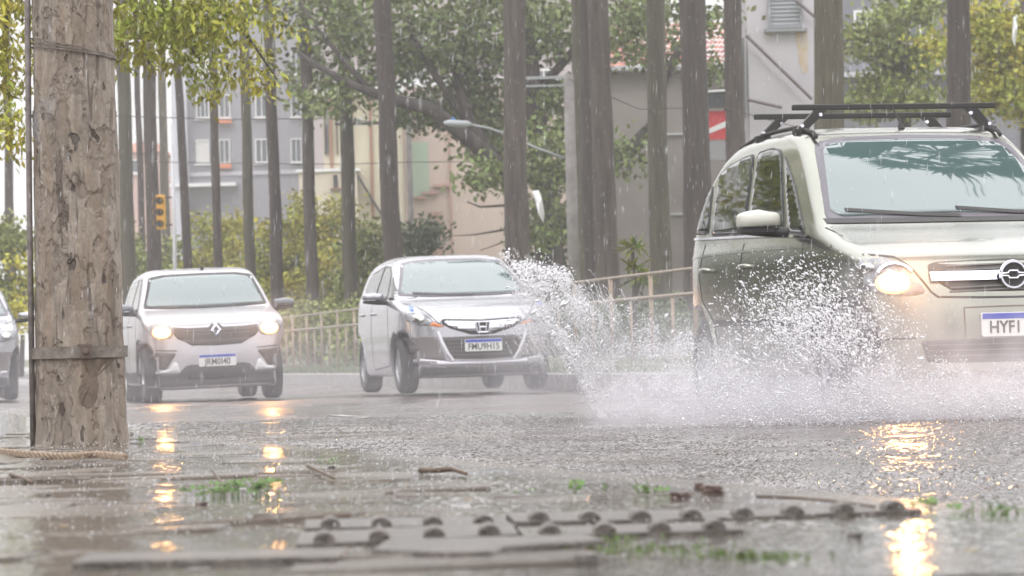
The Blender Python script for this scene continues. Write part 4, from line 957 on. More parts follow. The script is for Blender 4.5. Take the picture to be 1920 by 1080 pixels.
def build_van():
    c = Car(van_sp, 'minivan', M_champ, 'pale champagne minivan with a black roof rack and lit headlights driving through spray')
    mb = M_black
    # windscreen with its dark border
    fr = c.patch('windshield_border', roundpoly(full([(0, 1.555), (.42, 1.545), (.595, 1.515), (.64, 1.40), (.735, 1.09), (.45, 1.095), (0, 1.10)]), .05), 'front', .003, M_frit)
    c.patch('windshield', roundpoly(full([(0, 1.53), (.38, 1.525), (.555, 1.50), (.605, 1.38), (.685, 1.155), (.64, 1.125), (.35, 1.13), (0, 1.135)]), .05), 'front', .006, M_glass)
    c.strip('wiper', [(-.60, 1.16), (-.2, 1.13), (.05, 1.12)], 'front', .02, .02, mb); c.strip('wiper', [(.05, 1.16), (.4, 1.135), (.62, 1.135)], 'front', .02, .02, mb)
    c.strip('cowl', [(-.74, 1.105), (-.4, 1.10), (0, 1.10), (.4, 1.10), (.74, 1.105)], 'front', .03, .012, mb)
    # side windows
    q1 = [(1.30, 1.06), (1.62, 1.075), (2.02, 1.46), (1.97, 1.44), (1.68, 1.30)]
    q2 = [(1.72, 1.085), (2.48, 1.10), (2.62, 1.505), (2.35, 1.515), (2.13, 1.495)]
    q3 = [(2.57, 1.10), (3.30, 1.115), (3.42, 1.43), (3.2, 1.47), (2.95, 1.495), (2.72, 1.505)]
    q4 = [(3.40, 1.12), (3.74, 1.13), (3.66, 1.27), (3.53, 1.39)]
    for nm, q in (('quarter_window', q1), ('front_window', q2), ('rear_window', q3), ('tail_window', q4)):
        for a in ('right', 'left'):
            o = c.patch('window_frame', roundpoly([(u + (u - np.mean([p[0] for p in q])) * .05, z + (z - np.mean([p[1] for p in q])) * .07) for u, z in q], .05), a, .003, mb)
            c.patch(nm, roundpoly(q, .06), a, .007, M_sideglass, o)
    for a in ('right', 'left'):
        c.strip('window_sill_trim', [(1.2, 1.03), (1.7, 1.055), (2.5, 1.075), (3.3, 1.09), (3.78, 1.10)], a, .014, .012, M_chrome)
        c.strip('door_gap', [(2.52, 1.04), (2.53, .7), (2.50, .28), (2.4, .24)], a, .009, .002, M_seam)
        c.strip('door_gap', [(1.28, 1.0), (1.22, .8), (1.24, .5), (1.30, .25), (2.4, .24)], a, .009, .002, M_seam)
        c.strip('door_gap', [(3.42, 1.06), (3.48, .88), (3.40, .72), (3.12, .58), (3.02, .30), (2.9, .24), (2.5, .24)], a, .009, .002, M_seam)
        c.strip('rub_strip', [(1.3, .55), (2.0, .56), (3.05, .57)], a, .04, .01, mb)
        c.strip('shoulder_crease', [(.75, .97), (1.4, .985), (2.2, .995), (3.2, 1.0), (3.9, .99)], a, .012, .004, M_champ)
        for u in (2.38, 3.28):
            p = c.at(a, u, .90); sg = -1 if a == 'right' else 1
            b = MB(); b.tube([(p.x + .09, p.y - sg * .005, p.z), (p.x + .05, p.y + sg * .028, p.z + .005), (p.x - .05, p.y + sg * .028, p.z + .005), (p.x - .09, p.y - sg * .005, p.z)], .014, 8)
            b.build('door_handle', M_champ, c.root, True)
        for q in van_sp['wheel_u']:
            c.strip('arch_trim', [(q + math.cos(t) * .375, .305 + math.sin(t) * .375) for t in np.linspace(.0, math.pi, 26)], a, .03, .006, M_champ)
    # front face
    g = c.patch('grille', roundpoly(full([(0, .868), (.40, .855), (.455, .84), (.46, .80), (.42, .74), (.34, .69), (0, .685)]), .03), 'front', .002, mat('grille_black', (.05, .045, .04), .5))
    for z in (.84, .815, .72, .70): c.strip('grille_slat', [(-.36, z - .01), (0, z), (.36, z - .01)], 'front', .008, .008, mat('slat_grey', (.12, .11, .10), .4), g)
    c.strip('grille_bar', [(-.46, .775), (-.2, .775), (0, .777), (.2, .775), (.46, .775)], 'front', .05, .022, M_chrome, g)
    p = c.at('front', 0, .775); x = p.x + .045
    b = MB(); n = 40
    for k in range(n):
        a0, a1 = 2 * math.pi * k / n, 2 * math.pi * (k + 1) / n
        for r0, r1 in ((.062, .080),):
            v = [(x, math.cos(a) * r, .775 + math.sin(a) * r) for a in (a0, a1) for r in (r0, r1)] + [(x + .014, math.cos(a) * r, .775 + math.sin(a) * r) for a in (a0, a1) for r in (r0 + .004, r1 - .004)]
            b.add(v, [[4, 5, 7, 6], [0, 1, 5, 4], [2, 6, 7, 3], [0, 4, 6, 2], [1, 3, 7, 5]])
    em = b.build('badge', M_chrome, c.root)
    b = MB()
    # outlined cross bar with a wider middle inside the ring
    o_ = [(-.066, .006), (-.03, .008), (-.024, .020), (.024, .020), (.03, .008), (.066, .006), (.066, -.006), (.03, -.008), (.024, -.020), (-.024, -.020), (-.03, -.008), (-.066, -.006)]
    for i in range(12):
        y0, z0 = o_[i]; y1, z1 = o_[(i + 1) % 12]
        if abs(y0) > .06 and abs(y1) > .06: continue
        b.tube([(x + .008, y0, .775 + z0), (x + .008, y1, .775 + z1)], .0048, 6)
    b.build('badge_bar', M_chrome, em)
    b = MB(); b.poly([(math.cos(a) * .064, .775 + math.sin(a) * .064) for a in np.linspace(0, 2 * math.pi, 33)[:-1]], (x - .03, x + .001)); b.build('badge_back', mb, em)
    c.strip('bumper_seam', [(-.80, .91), (-.72, .905), (-.61, .89), (-.545, .82), (-.465, .69), (-.43, .662), (-.2, .655), (0, .653), (.2, .655), (.43, .662), (.465, .69), (.545, .82), (.61, .89), (.72, .905), (.80, .91)], 'front', .011, .003, M_seam)
    for sg in (-1, 1):
        c.strip('bonnet_seam', [(sg * .735, .915), (sg * .74, .97), (sg * .745, 1.02), (sg * .76, 1.07)], 'front', .009, .003, M_seam)
    hl = [(.485, .685), (.56, .79), (.625, .87), (.70, .892), (.79, .875), (.815, .80), (.80, .72), (.70, .675), (.58, .668)]
    for sg in (-1, 1):
        o = c.patch('headlight', roundpoly([(y * sg, z) for y, z in hl], .04), 'front', .004, M_lens)
        lamp(c, (sg * .655, .745), (.082, .062), M_lit, 'headlight_beam', parent=o)
        lamp(c, (sg * .66, .745), (.058, .042), M_litcore, 'bulb', off=.02, parent=o)
        c.strip('reflector_rim', [(sg * .60 + sg * math.cos(t) * .1 + sg * .04, .76 + math.sin(t) * .095) for t in np.linspace(.5, 2.6, 10)], 'front', .014, .02, M_chrome, o)
        lamp(c, (sg * .765, .835), (.03, .025), M_reflector, 'indicator_lamp', off=.014, parent=o)
    # bumper
    x = plate(c, .505, 'HYF1', tx=-.065, dx=.012)
    c.strip('plate_recess', [(-.29, .41), (-.29, .60), (0, .605), (.29, .60), (.29, .41)], 'front', .008, .003, mat('seam_brown', (.12, .09, .07), .6))
    c.patch('lower_grille', roundpoly(full([(0, .43), (.535, .425), (.50, .305), (0, .30)]), .02), 'front', .003, mb)
    for z in (.40, .37, .34): c.strip('grille_slat', [(-.5, z), (0, z), (.5, z)], 'front', .008, .01, mat('slat_grey', (.12, .11, .10), .4))
    c.strip('bumper_crease', [(-.80, .44), (-.56, .44)], 'front', .01, .003, M_seam); c.strip('bumper_crease', [(.56, .44), (.80, .44)], 'front', .01, .003, M_seam)
    # mirrors
    M_cap = mat('mirror_cap_cream', (.50, .50, .44), .25, coat=.5)
    mirror(c, 1.52, 1.09, .97, M_cap, mb, 1.12, .115)
    # roof rack: two cross bars on angled feet clamped to the rails
    rk = MB(); 
    for sg in (-1, 1):
        pts = [(van_sp['L'] / 2 - u, sg * .57, c.at('top', u, sg * .57).z + .028) for u in (1.78, 2.1, 2.5, 2.9, 3.3)]
        rk.tube([(pts[0][0] + .05, pts[0][1], pts[0][2] - .03)] + pts + [(pts[-1][0] - .06, pts[-1][1], pts[-1][2] - .03)], .013, 8)
    rack = rk.build('roof_rack', M_seam, c.root, True)
    for u in (1.98, 2.78):
        x = van_sp['L'] / 2 - u; zb = 1.83
        b = MB(); b.box((x, 0, zb), (.035, 1.27, .034)); b.build('cross_bar', mb, rack, bevel=.006)
        for sg in (-1, 1):
            zr = c.at('top', u, sg * .60).z
            b = MB(); y1, y0 = sg * .47, sg * .585
            v = [(x - .022, y1 - .03, zb - .015), (x - .022, y1 + .05, zb - .015), (x - .022, y0 + .035, zr + .02), (x - .022, y0 - .035, zr + .02)]
            b.add(v + [(q[0] + .044, q[1], q[2]) for q in v], [[0, 1, 2, 3], [7, 6, 5, 4], [0, 4, 5, 1], [1, 5, 6, 2], [2, 6, 7, 3], [3, 7, 4, 0]])
            b.box((x, y0, zr + .012), (.07, .09, .035))
            f = b.build('rack_foot', mb, rack, bevel=.004)
            b = MB()
            for yy, zz in ((y1 + .0, zb - .045), (y0, zr + .045)):
                b.tube([(x + .02, yy, zz), (x + .034, yy, zz)], .011, 10)
            b.build('bolt', M_chrome, f)
    b = MB(); p = c.at('top', 1.92, 0.02); b.tube([p, p + Vector((0, 0, .03))], [.022, .014], 10); b.tube([p + Vector((0, 0, .02)), p + Vector((-.05, -.045, .15))], [.006, .004], 6)
    b.build('antenna', mb, c.root)
    c.patch('rear_glass', roundpoly(full([(0, 1.50), (.5, 1.49), (.62, 1.10), (0, 1.08)]), .05), 'rear', .005, M_sideglass)
    c.sym('tail_light', roundpoly([(.66, .75), (.80, .75), (.78, 1.05), (.70, 1.07)], .03), 'rear', .005, mat('tail_red', (.4, .02, .02), .2))
    wheels(c, 7)
    return c
van = build_van()
place(van, (2.74, 20.0, 0), 12.6)

# ---------------------------------------------------------------- silver crossover hatchback with lit lamps (left)
hat_sp = dict(L=3.68, W=1.60, H=1.45, wheel_r=.30, arch_r=.345, wheel_u=(.72, 3.12), bow=.12, k=.08,
    side=[(.05, .13), (.02, .28), (.0, .48), (.02, .64), (.05, .78), (.16, .87), (.45, .94), (.85, 1.0), (1.0, 1.04), (1.25, 1.21), (1.5, 1.35), (1.68, 1.41),
          (2.1, 1.45), (2.6, 1.45), (3.1, 1.41), (3.38, 1.34), (3.52, 1.12), (3.62, .9), (3.66, .6), (3.62, .35), (3.5, .22), (2.8, .19), (1.8, .19), (.8, .19)],
    plan=[(0, .0), (.02, .42), (.07, .62), (.20, .735), (.45, .785), (1.2, .795), (2.2, .80), (3.0, .795), (3.4, .75), (3.6, .62), (3.67, .35), (3.68, 0)],
    section=[(0, .12), (.5, .12), (.73, .13), (.775, .28), (.79, .52), (.795, .72), (.785, .86), (.765, .96), (.72, 1.06), (.67, 1.2), (.625, 1.32), (.58, 1.40), (.48, 1.455), (.25, 1.475), (0, 1.48)])
def hz_(z): return z if z <= 1.0 else 1.0 + (z - 1.0) * 1.09
hat_sp['side'] = [(u, hz_(z)) for u, z in hat_sp['side']]; hat_sp['section'] = [(y, hz_(z)) for y, z in hat_sp['section']]; hat_sp['H'] = hz_(1.45); hat_sp['zf'] = hz_
M_silver = mat('silver_paint', (.50, .485, .51), .28, metal=.65, coat=.5, bump=.05, bump_scale=120, noise_amt=.08, noise_scale=3)
def build_hatch():
    c = Car(hat_sp, 'crossover_hatchback', M_silver, 'small silver crossover with two glowing orange headlights on the wet road')
    mb = M_black
    c.patch('windshield_border', roundpoly(full([(0, 1.385), (.40, 1.38), (.575, 1.355), (.60, 1.27), (.685, 1.035), (.4, 1.02), (0, 1.015)]), .03), 'front', .003, mb)
    c.patch('windshield', roundpoly(full([(0, 1.36), (.38, 1.355), (.545, 1.33), (.575, 1.25), (.65, 1.055), (.4, 1.045), (0, 1.04)]), .03), 'front', .006, M_glass)
    for a in ('right', 'left'):
        for nm, q in (('front_window', [(1.15, 1.02), (2.02, 1.04), (2.05, 1.33), (1.75, 1.33), (1.55, 1.25)]), ('rear_window', [(2.10, 1.04), (2.85, 1.06), (3.05, 1.20), (2.95, 1.31), (2.13, 1.335)])):
            o = c.patch('window_frame', roundpoly([(u + (u - np.mean([p[0] for p in q])) * .06, z + (z - np.mean([p[1] for p in q])) * .1) for u, z in q], .04), a, .003, mb)
            c.patch(nm, roundpoly(q, .04), a, .007, M_sideglass, o)
        c.strip('door_gap', [(2.07, 1.0), (2.07, .6), (2.05, .3)], a, .009, .002, M_seam); c.strip('door_gap', [(1.12, .98), (1.06, .7), (1.12, .3), (2.05, .28)], a, .009, .002, M_seam)
        c.strip('sill_cladding', [(1.1, .29), (1.9, .28), (2.72, .29)], a, .12, .01, mb)
        for u in (1.92, 2.8):
            p = c.at(a, u, .86); sg = -1 if a == 'right' else 1
            b = MB(); b.tube([(p.x + .08, p.y, p.z), (p.x + .04, p.y + sg * .026, p.z), (p.x - .04, p.y + sg * .026, p.z), (p.x - .08, p.y, p.z)], .013, 8); b.build('door_handle', M_silver, c.root, True)
        for q in hat_sp['wheel_u']:
            c.strip('arch_trim', [(q + math.cos(t) * .375, .30 + math.sin(t) * .375) for t in np.linspace(.0, math.pi, 24)], a, .06, .012, mb)
    g = c.patch('grille', roundpoly(full([(0, .815), (.06, .85), (.1, .805), (.30, .805), (.47, .82), (.50, .79), (.43, .70), (.36, .665), (.26, .61), (0, .60)][:1] + [(.035, .845), (.075, .80), (.30, .80), (.47, .815), (.50, .79), (.42, .69), (.35, .66), (.27, .61), (0, .60)]), .015), 'front', .004, mat('hatch_grille', (.07, .055, .045), .5))
    for z in (.77, .735, .665): c.strip('grille_slat', [(-.36, z), (0, z - .008), (.36, z)], 'front', .01, .01, mat('hatch_slat', (.16, .12, .09), .35), g)
    x = c.at('front', 0, .76).x + .018
    b = MB()
    o_ = [(0, .075), (.058, 0), (0, -.075), (-.058, 0)]; i_ = [(0, .034), (.024, 0), (0, -.034), (-.024, 0)]
    for k in range(4):
        a0, a1 = o_[k], o_[(k + 1) % 4]; b0, b1 = i_[k], i_[(k + 1) % 4]
        v = [(x, a0[0], .765 + a0[1]), (x, a1[0], .765 + a1[1]), (x, b1[0], .765 + b1[1]), (x, b0[0], .765 + b0[1])]
        mA = ((a0[0] + b0[0]) / 2, (a0[1] + b0[1]) / 2); mB = ((a1[0] + b1[0]) / 2, (a1[1] + b1[1]) / 2)
        v += [(x + .02, mA[0], .765 + mA[1]), (x + .02, mB[0], .765 + mB[1])]
        b.add(v, [[0, 1, 5, 4], [4, 5, 2, 3]])
    b.build('badge', M_chrome, c.root)
    hl = [(.44, .80), (.475, .70), (.60, .685), (.70, .735), (.735, .82), (.68, .86), (.56, .855), (.48, .835)]
    for sg in (-1, 1):
        o = c.patch('headlight', roundpoly([(y * sg, z) for y, z in hl], .03), 'front', .005, M_lens)
        lamp(c, (sg * .58, .765), (.098, .068), M_lit, 'headlight_beam', parent=o)
        lamp(c, (sg * .58, .765), (.082, .054), M_litcore, 'bulb', off=.02, parent=o)
        o = c.patch('fog_light_pod', roundpoly([(y * sg, z) for y, z in [(.43, .535), (.68, .55), (.70, .46), (.66, .375), (.55, .36), (.50, .44)]], .03), 'front', .004, mat('pod_brown', (.05, .04, .035), .5))
        c.strip('pod_edge', [(sg * .43, .56), (sg * .69, .575)], 'front', .012, .01, M_seam)
        c.patch('skid_trim', roundpoly([(y * sg, z) for y, z in [(.43, .43), (.47, .44), (.53, .36), (.66, .345), (.68, .325), (.40, .325)]], .01), 'front', .008, mat('satin_trim', (.7, .7, .72), .3))
    c.patch('lower_cladding', roundpoly(full([(0, .405), (.30, .405), (.345, .39), (.42, .315), (.75, .335), (.765, .17), (.5, .15), (0, .15)]), .015), 'front', .006, mb, depth=.03)
    c.patch('intake', roundpoly(full([(0, .36), (.27, .36), (.33, .25), (0, .24)]), .02), 'front', .010, mat('intake_dark', (.012, .011, .01), .6))
    plate(c, .445, 'JRM0I40', dx=.012)
    c.strip('bonnet_seam', [(-.70, .875), (-.55, .868), (-.44, .835), (-.1, .828), (0, .862), (.1, .828), (.44, .835), (.55, .868), (.70, .875)], 'front', .008, .003, mat('seam_light', (.25, .24, .24), .6))
    mirror(c, 1.22, 1.0, .86, mat('mirror_grey', (.16, .17, .19), .3, coat=.4), mb, 1., .10)
    b = MB(); p = c.at('top', 1.75, .05); b.tube([p, p + Vector((0, 0, .03))], [.022, .012], 10); b.tube([p + Vector((0, 0, .02)), p + Vector((-.13, -.1, .17))], [.005, .003], 6); b.build('antenna', mb, c.root)
    c.patch('rear_glass', roundpoly(full([(0, 1.32), (.45, 1.31), (.56, 1.02), (0, 1.0)]), .05), 'rear', .005, M_sideglass)
    c.sym('tail_light', roundpoly([(.58, .75), (.74, .75), (.72, .95), (.62, .95)], .03), 'rear', .005, mat('tail_red', (.4, .02, .02), .2))
    wheels(c, 5)
    return c
hatch = build_hatch()
place(hatch, (-3.16, 39.4, .0), 10.5, 1.2)

# ---------------------------------------------------------------- silver compact monovolume (centre)
com_sp = dict(L=3.9, W=1.70, H=1.53, wheel_r=.30, arch_r=.345, wheel_u=(.80, 3.30), bow=.16, k=.09,
    side=[(.05, .15), (.015, .28), (.0, .46), (.02, .62), (.05, .75), (.16, .855), (.38, .925), (.7, .975), (1.0, 1.03), (1.3, 1.19), (1.6, 1.34), (1.9, 1.45), (2.2, 1.51),
          (2.6, 1.535), (3.0, 1.515), (3.4, 1.45), (3.6, 1.36), (3.75, 1.12), (3.86, .9), (3.89, .6), (3.85, .35), (3.75, .22), (3.0, .18), (2, .18), (.8, .18)],
    plan=[(0, .0), (.03, .38), (.12, .60), (.28, .75), (.55, .82), (1.2, .845), (2.2, .85), (3.1, .84), (3.6, .79), (3.82, .66), (3.89, .35), (3.9, 0)],
    section=[(0, .13), (.5, .13), (.76, .14), (.82, .28), (.842, .52), (.848, .72), (.835, .88), (.80, 1.0), (.76, 1.08), (.70, 1.24), (.65, 1.36), (.59, 1.46), (.47, 1.525), (.25, 1.545), (0, 1.55)])
M_silver2 = mat('cool_silver_paint', (.46, .455, .49), .27, metal=.65, coat=.5, bump=.05, bump_scale=120, noise_amt=.08, noise_scale=3)
def build_compact(name, label, lit=False):
    c = Car(com_sp, name, M_silver2, label)
    mb = M_black
    c.patch('windshield_border', roundpoly(full([(0, 1.47), (.38, 1.465), (.565, 1.43), (.61, 1.32), (.72, 1.06), (.4, 1.035), (0, 1.03)]), .04), 'front', .003, M_frit)
    c.patch('windshield', roundpoly(full([(0, 1.445), (.36, 1.44), (.53, 1.41), (.58, 1.30), (.68, 1.085), (.4, 1.06), (0, 1.055)]), .04), 'front', .006, M_glass)
    c.strip('wiper', [(-.55, 1.09), (-.2, 1.065), (.1, 1.06)], 'front', .018, .02, mb)
    for a in ('right', 'left'):
        for nm, q in (('quarter_window', [(1.02, 1.02), (1.42, 1.035), (1.62, 1.27)]), ('front_window', [(1.50, 1.04), (2.32, 1.06), (2.36, 1.40), (2.05, 1.39), (1.75, 1.30)]), ('rear_window', [(2.40, 1.06), (3.1, 1.09), (3.35, 1.2), (3.3, 1.33), (2.45, 1.41)])):
            o = c.patch('window_frame', roundpoly([(u + (u - np.mean([p[0] for p in q])) * .06, z + (z - np.mean([p[1] for p in q])) * .1) for u, z in q], .04), a, .003, mb)
            c.patch(nm, roundpoly(q, .04), a, .007, M_sideglass, o)
        c.strip('door_gap', [(2.37, 1.0), (2.37, .6), (2.35, .28)], a, .009, .002, M_seam); c.strip('door_gap', [(1.28, .98), (1.2, .7), (1.25, .3), (2.35, .26)], a, .009, .002, M_seam)
        for u in (2.22, 3.05):
            p = c.at(a, u, .88); sg = -1 if a == 'right' else 1
            b = MB(); b.tube([(p.x + .08, p.y, p.z), (p.x + .04, p.y + sg * .026, p.z), (p.x - .04, p.y + sg * .026, p.z), (p.x - .08, p.y, p.z)], .013, 8); b.build('door_handle', M_silver2, c.root, True)
        for q in com_sp['wheel_u']:
            c.strip('arch_trim', [(q + math.cos(t) * .36, .30 + math.sin(t) * .36) for t in np.linspace(.0, math.pi, 24)], a, .025, .006, M_silver2)
    c.patch('grille', roundpoly(full([(0, .765), (.42, .785), (.455, .745), (.36, .685), (.13, .61), (0, .605)]), .02), 'front', .002, M_seam)
    gr = c.patch('grille_bar', roundpoly(full([(0, .745), (.40, .762), (.40, .73), (.30, .685), (.13, .65), (0, .645)]), .015), 'front', .018, M_chrome)
    x = c.at('front', 0, .69).x + .03
    b = MB(); fr_ = [(-.075, .055), (.075, .055), (.058, -.055), (-.058, -.055)]
    for i in range(4): b.tube([(x, fr_[i][0], .685 + fr_[i][1]), (x, fr_[(i + 1) % 4][0], .685 + fr_[(i + 1) % 4][1])], .008, 6)
    b.tube([(x, -.042, .685 + .045), (x, -.030, .685 - .045)], .010, 6); b.tube([(x, .042, .685 + .045), (x, .030, .685 - .045)], .010, 6); b.tube([(x, -.035, .685), (x, .035, .685)], .009, 6)
    em = b.build('badge', M_chrome, c.root)
    b = MB(); b.poly(fr_ and [(y, .685 + z) for y, z in fr_], (x - .02, x - .004)); b.build('badge_back', M_seam, em)
    hl = [(.43, .715), (.50, .755), (.58, .85), (.67, .945), (.73, .955), (.775, .88), (.77, .77), (.66, .72)]
    for sg in (-1, 1):
        o = c.patch('headlight', roundpoly([(y * sg, z) for y, z in hl], .03), 'front', .004, M_lens)
        c.strip('headlight_edge', [(sg * .41, .70), (sg * .49, .765), (sg * .57, .865), (sg * .66, .958), (sg * .73, .968)], 'front', .012, .004, M_seam)
        lamp(c, (sg * .665, .80), (.062, .05), M_reflector, 'reflector', off=.012, parent=o)
        lamp(c, (sg * .705, .912), (.026, .03), M_blueglow, 'position_lamp', off=.012, parent=o)
        c.patch('indicator', roundpoly([(y * sg, z) for y, z in [(.40, .70), (.52, .755), (.56, .72), (.47, .70)]], .01), 'front', .006, M_amber, o)
        if lit: lamp(c, (sg * .66, .80), (.07, .055), M_litcore, 'bulb', off=.02, parent=o)
        c.patch('bumper_pod', roundpoly([(y * sg, z) for y, z in [(.49, .60), (.76, .60), (.77, .42), (.68, .37), (.40, .345)]], .02), 'front', .003, mat('pod_shade', (.17, .15, .15), .4))  # dark grey patch stands in for the shade inside the bumper recess
        c.strip('bumper_fin', [(sg * .475, .655), (sg * .44, .55), (sg * .38, .42), (sg * .325, .34)], 'front', .026, .015, mat('fin_white', (.8, .8, .85), .25, metal=.3))
    c.patch('lower_grille', roundpoly(full([(0, .59), (.455, .59), (.37, .36), (0, .345)]), .02), 'front', .003, mat('mesh_grey', (.06, .055, .055), .5))
    for z in (.56, .52, .48, .44, .40): c.strip('grille_slat', [(-.38, z), (0, z - .004), (.38, z)], 'front', .011, .012, mat('slat_grey', (.12, .11, .10), .4))
    c.patch('lip_trim', roundpoly(full([(0, .315), (.36, .325), (.78, .39), (.78, .33), (.40, .275), (0, .27)]), .01), 'front', .012, M_silver2)
    c.patch('lower_cladding', roundpoly(full([(0, .265), (.40, .27), (.77, .30), (.76, .17), (0, .16)]), .015), 'front', .006, mb, depth=.03)
    plate(c, .495, 'FMU9H15', dx=.02)
    mirror(c, 1.42, 1.01, .92, M_silver2, mb, 1., .10)
    c.patch('rear_glass', roundpoly(full([(0, 1.42), (.45, 1.41), (.60, 1.1), (0, 1.08)]), .05), 'rear', .005, M_sideglass)
    c.sym('tail_light', roundpoly([(.64, .8), (.78, .8), (.74, 1.1), (.66, 1.1)], .03), 'rear', .005, mat('tail_red', (.4, .02, .02), .2))
    wheels(c, 7)
    return c
compact = build_compact('compact_car', 'silver compact car with unlit tall headlights, just left of the biggest splash')
place(compact, (-.31, 39.0, .035), 11.0, .6)
# the car half hidden at the left edge: same kind of body, dipped lamps on
far_root = copy_tree(compact.root)
far_root['label'] = 'pale car at the left edge of the photo, mostly hidden behind the peeling pole'
far_root.name = 'car'
for ch in far_root.children:
    if ch.name.startswith('number_plate'):
        for g in list(ch.children):
            if g.name.startswith('plate_lettering'): bpy.data.objects.remove(g)
    if ch.name.startswith('headlight'):
        for g in ch.children:
            if g.name.startswith('position_lamp'):
                g.data = g.data.copy(); g.data.materials.clear(); g.data.materials.append(M_litcore)
far_root.location = (-7.2, 47.2, .02); far_root.rotation_euler = (0, 0, R(9.0) - math.pi / 2)
# ================================================================== NEAR OBJECTS
def G(px, py, z=.135):
    d = F0 + RV * ((px - 960) / FPX) + UV * ((540 - py) / FPX); return CAMP + d * ((z - CAMH) / d.z)

def peeling_mat():
    mt = bpy.data.materials.new('peeling_plaster'); mt.use_nodes = True; n = mt.node_tree; b = n.nodes['Principled BSDF']; L = n.links.new
    tc_ = n.nodes.new('ShaderNodeTexCoord')
    def mp(sc):
        m_ = n.nodes.new('ShaderNodeMapping'); m_.inputs['Scale'].default_value = sc; L(tc_.outputs['Object'], m_.inputs[0]); return m_.outputs[0]
    def nz(v, s, d=6, dist=0.):
        t = n.nodes.new('ShaderNodeTexNoise'); t.inputs['Scale'].default_value = s; t.inputs['Detail'].default_value = d; t.inputs['Distortion'].default_value = dist; L(v, t.inputs['Vector']); return t.outputs['Fac']
    def rg(v, a, c_, lo=0., hi=1.):
        r_ = n.nodes.new('ShaderNodeMapRange'); r_.inputs['From Min'].default_value = a; r_.inputs['From Max'].default_value = c_; r_.inputs['To Min'].default_value = lo; r_.inputs['To Max'].default_value = hi; L(v, r_.inputs['Value']); return r_.outputs[0]
    def mx(f, a, c_):
        m_ = n.nodes.new('ShaderNodeMix'); m_.data_type = 'RGBA'; L(f, m_.inputs['Factor'])
        for k, q in (('A', a), ('B', c_)):
            if isinstance(q, tuple): m_.inputs[k].default_value = (*q, 1)
            else: L(q, m_.inputs[k])
        return m_.outputs['Result']
    v1 = mp((1, 1, .55)); v2 = mp((1, 1, .18))
    n7 = nz(v1, 8, 9, .5); n19 = nz(v1, 22, 6, .3); av = n.nodes.new('ShaderNodeMath'); av.operation = 'MULTIPLY_ADD'; L(n19, av.inputs[0]); av.inputs[1].default_value = .75; L(n7, av.inputs[2])
    skin = rg(av.outputs[0], .82, .91)              # plaster skin still on / fallen off
    grain = nz(v2, 40, 4); fine = nz(v1, 55, 5)
    light = mx(rg(grain, .42, .60), (.37, .318, .268), (.23, .192, .157))
    dark = mx(rg(fine, .35, .65), (.19, .148, .115), (.10, .078, .06))
    sk2 = rg(skin, 0, 1, .30, .80); col = mx(sk2, dark, light)
    crack = rg(nz(mp((1, 1, .10)), 26, 7, .8), .375, .42, .9, 0); col = mx(crack, col, (.075, .055, .042))
    sep = n.nodes.new('ShaderNodeSeparateXYZ'); L(tc_.outputs['Object'], sep.inputs[0])
    zlow = rg(sep.outputs['Z'], .75, 1.15, 1, 0)
    col = mx(rg(nz(v2, 16, 5), .45, .65, 0, .75), col, (.235, .175, .125))
    # remains of grey blue paint
    pz = n.nodes.new('ShaderNodeMath'); pz.operation = 'MULTIPLY'; L(rg(nz(v1, 5, 4, .4), .52, .58), pz.inputs[0]); L(rg(sep.outputs['X'], -.02, -.10, 0, .8), pz.inputs[1])
    pq = n.nodes.new('ShaderNodeMath'); pq.operation = 'MULTIPLY'; L(pz.outputs[0], pq.inputs[0]); L(rg(sep.outputs['Z'], .75, .95), pq.inputs[1])
    col = mx(pq.outputs[0], col, (.24, .24, .25))
    pits = rg(nz(v1, 24, 2), .66, .70); col = mx(pits, col, (.05, .038, .03))
    gr2 = rg(nz(v1, 130, 3), .35, .62, .0, .45); col = mx(gr2, col, (.13, .105, .085))
    L(col, b.inputs['Base Color']); b.inputs['Roughness'].default_value = .5
    h1 = n.nodes.new('ShaderNodeMath'); h1.operation = 'MULTIPLY_ADD'; L(fine, h1.inputs[0]); h1.inputs[1].default_value = .35; L(skin, h1.inputs[2])
    h2 = n.nodes.new('ShaderNodeMath'); h2.operation = 'SUBTRACT'; L(h1.outputs[0], h2.inputs[0]); L(pits, h2.inputs[1])
    bp = n.nodes.new('ShaderNodeBump'); bp.inputs['Distance'].default_value = .006; bp.inputs['Strength'].default_value = 1.; L(h2.outputs[0], bp.inputs['Height']); L(bp.outputs[0], b.inputs['Normal'])
    return mt
px_, py0 = -1.510, 12.8
proot = empty('old_pole', (px_, py0, .118), 0, 'thick old pole with peeling tan plaster and a grey steel strap, standing at the left', 'pole')
zz = list(np.linspace(0, 1.7, 210)) + list(np.linspace(1.75, 7.5, 40)); n_ = 110; V = []
def prad(z, a):
    r = .156 - .0125 * z + .010 * math.exp(-z / .08)
    q = Vector((math.cos(a) * 1.2, math.sin(a) * 1.2, z * 1.1))
    return r + noise.noise(q * 2.2) * .006 + noise.noise(q * 9) * .0035 + (.0025 if noise.noise(q * 5 + Vector((7, 0, 0))) > .05 else 0) + noise.noise(q * 28) * .0012
for z in zz:
    for k in range(n_):
        a = 2 * math.pi * k / n_; r = prad(z, a); V.append((math.cos(a) * r + z * .004, math.sin(a) * r, z))
F = np.array([[i * n_ + k, i * n_ + (k + 1) % n_, (i + 1) * n_ + (k + 1) % n_, (i + 1) * n_ + k] for i in range(len(zz) - 1) for k in range(n_)])
mesh_obj('shaft', V, F, peeling_mat(), proot, True)
M_oldsteel = mat('weathered_steel', (.22, .19, .165), .6, metal=.2, c2=(.12, .10, .085), noise_scale=18, bump=.3)
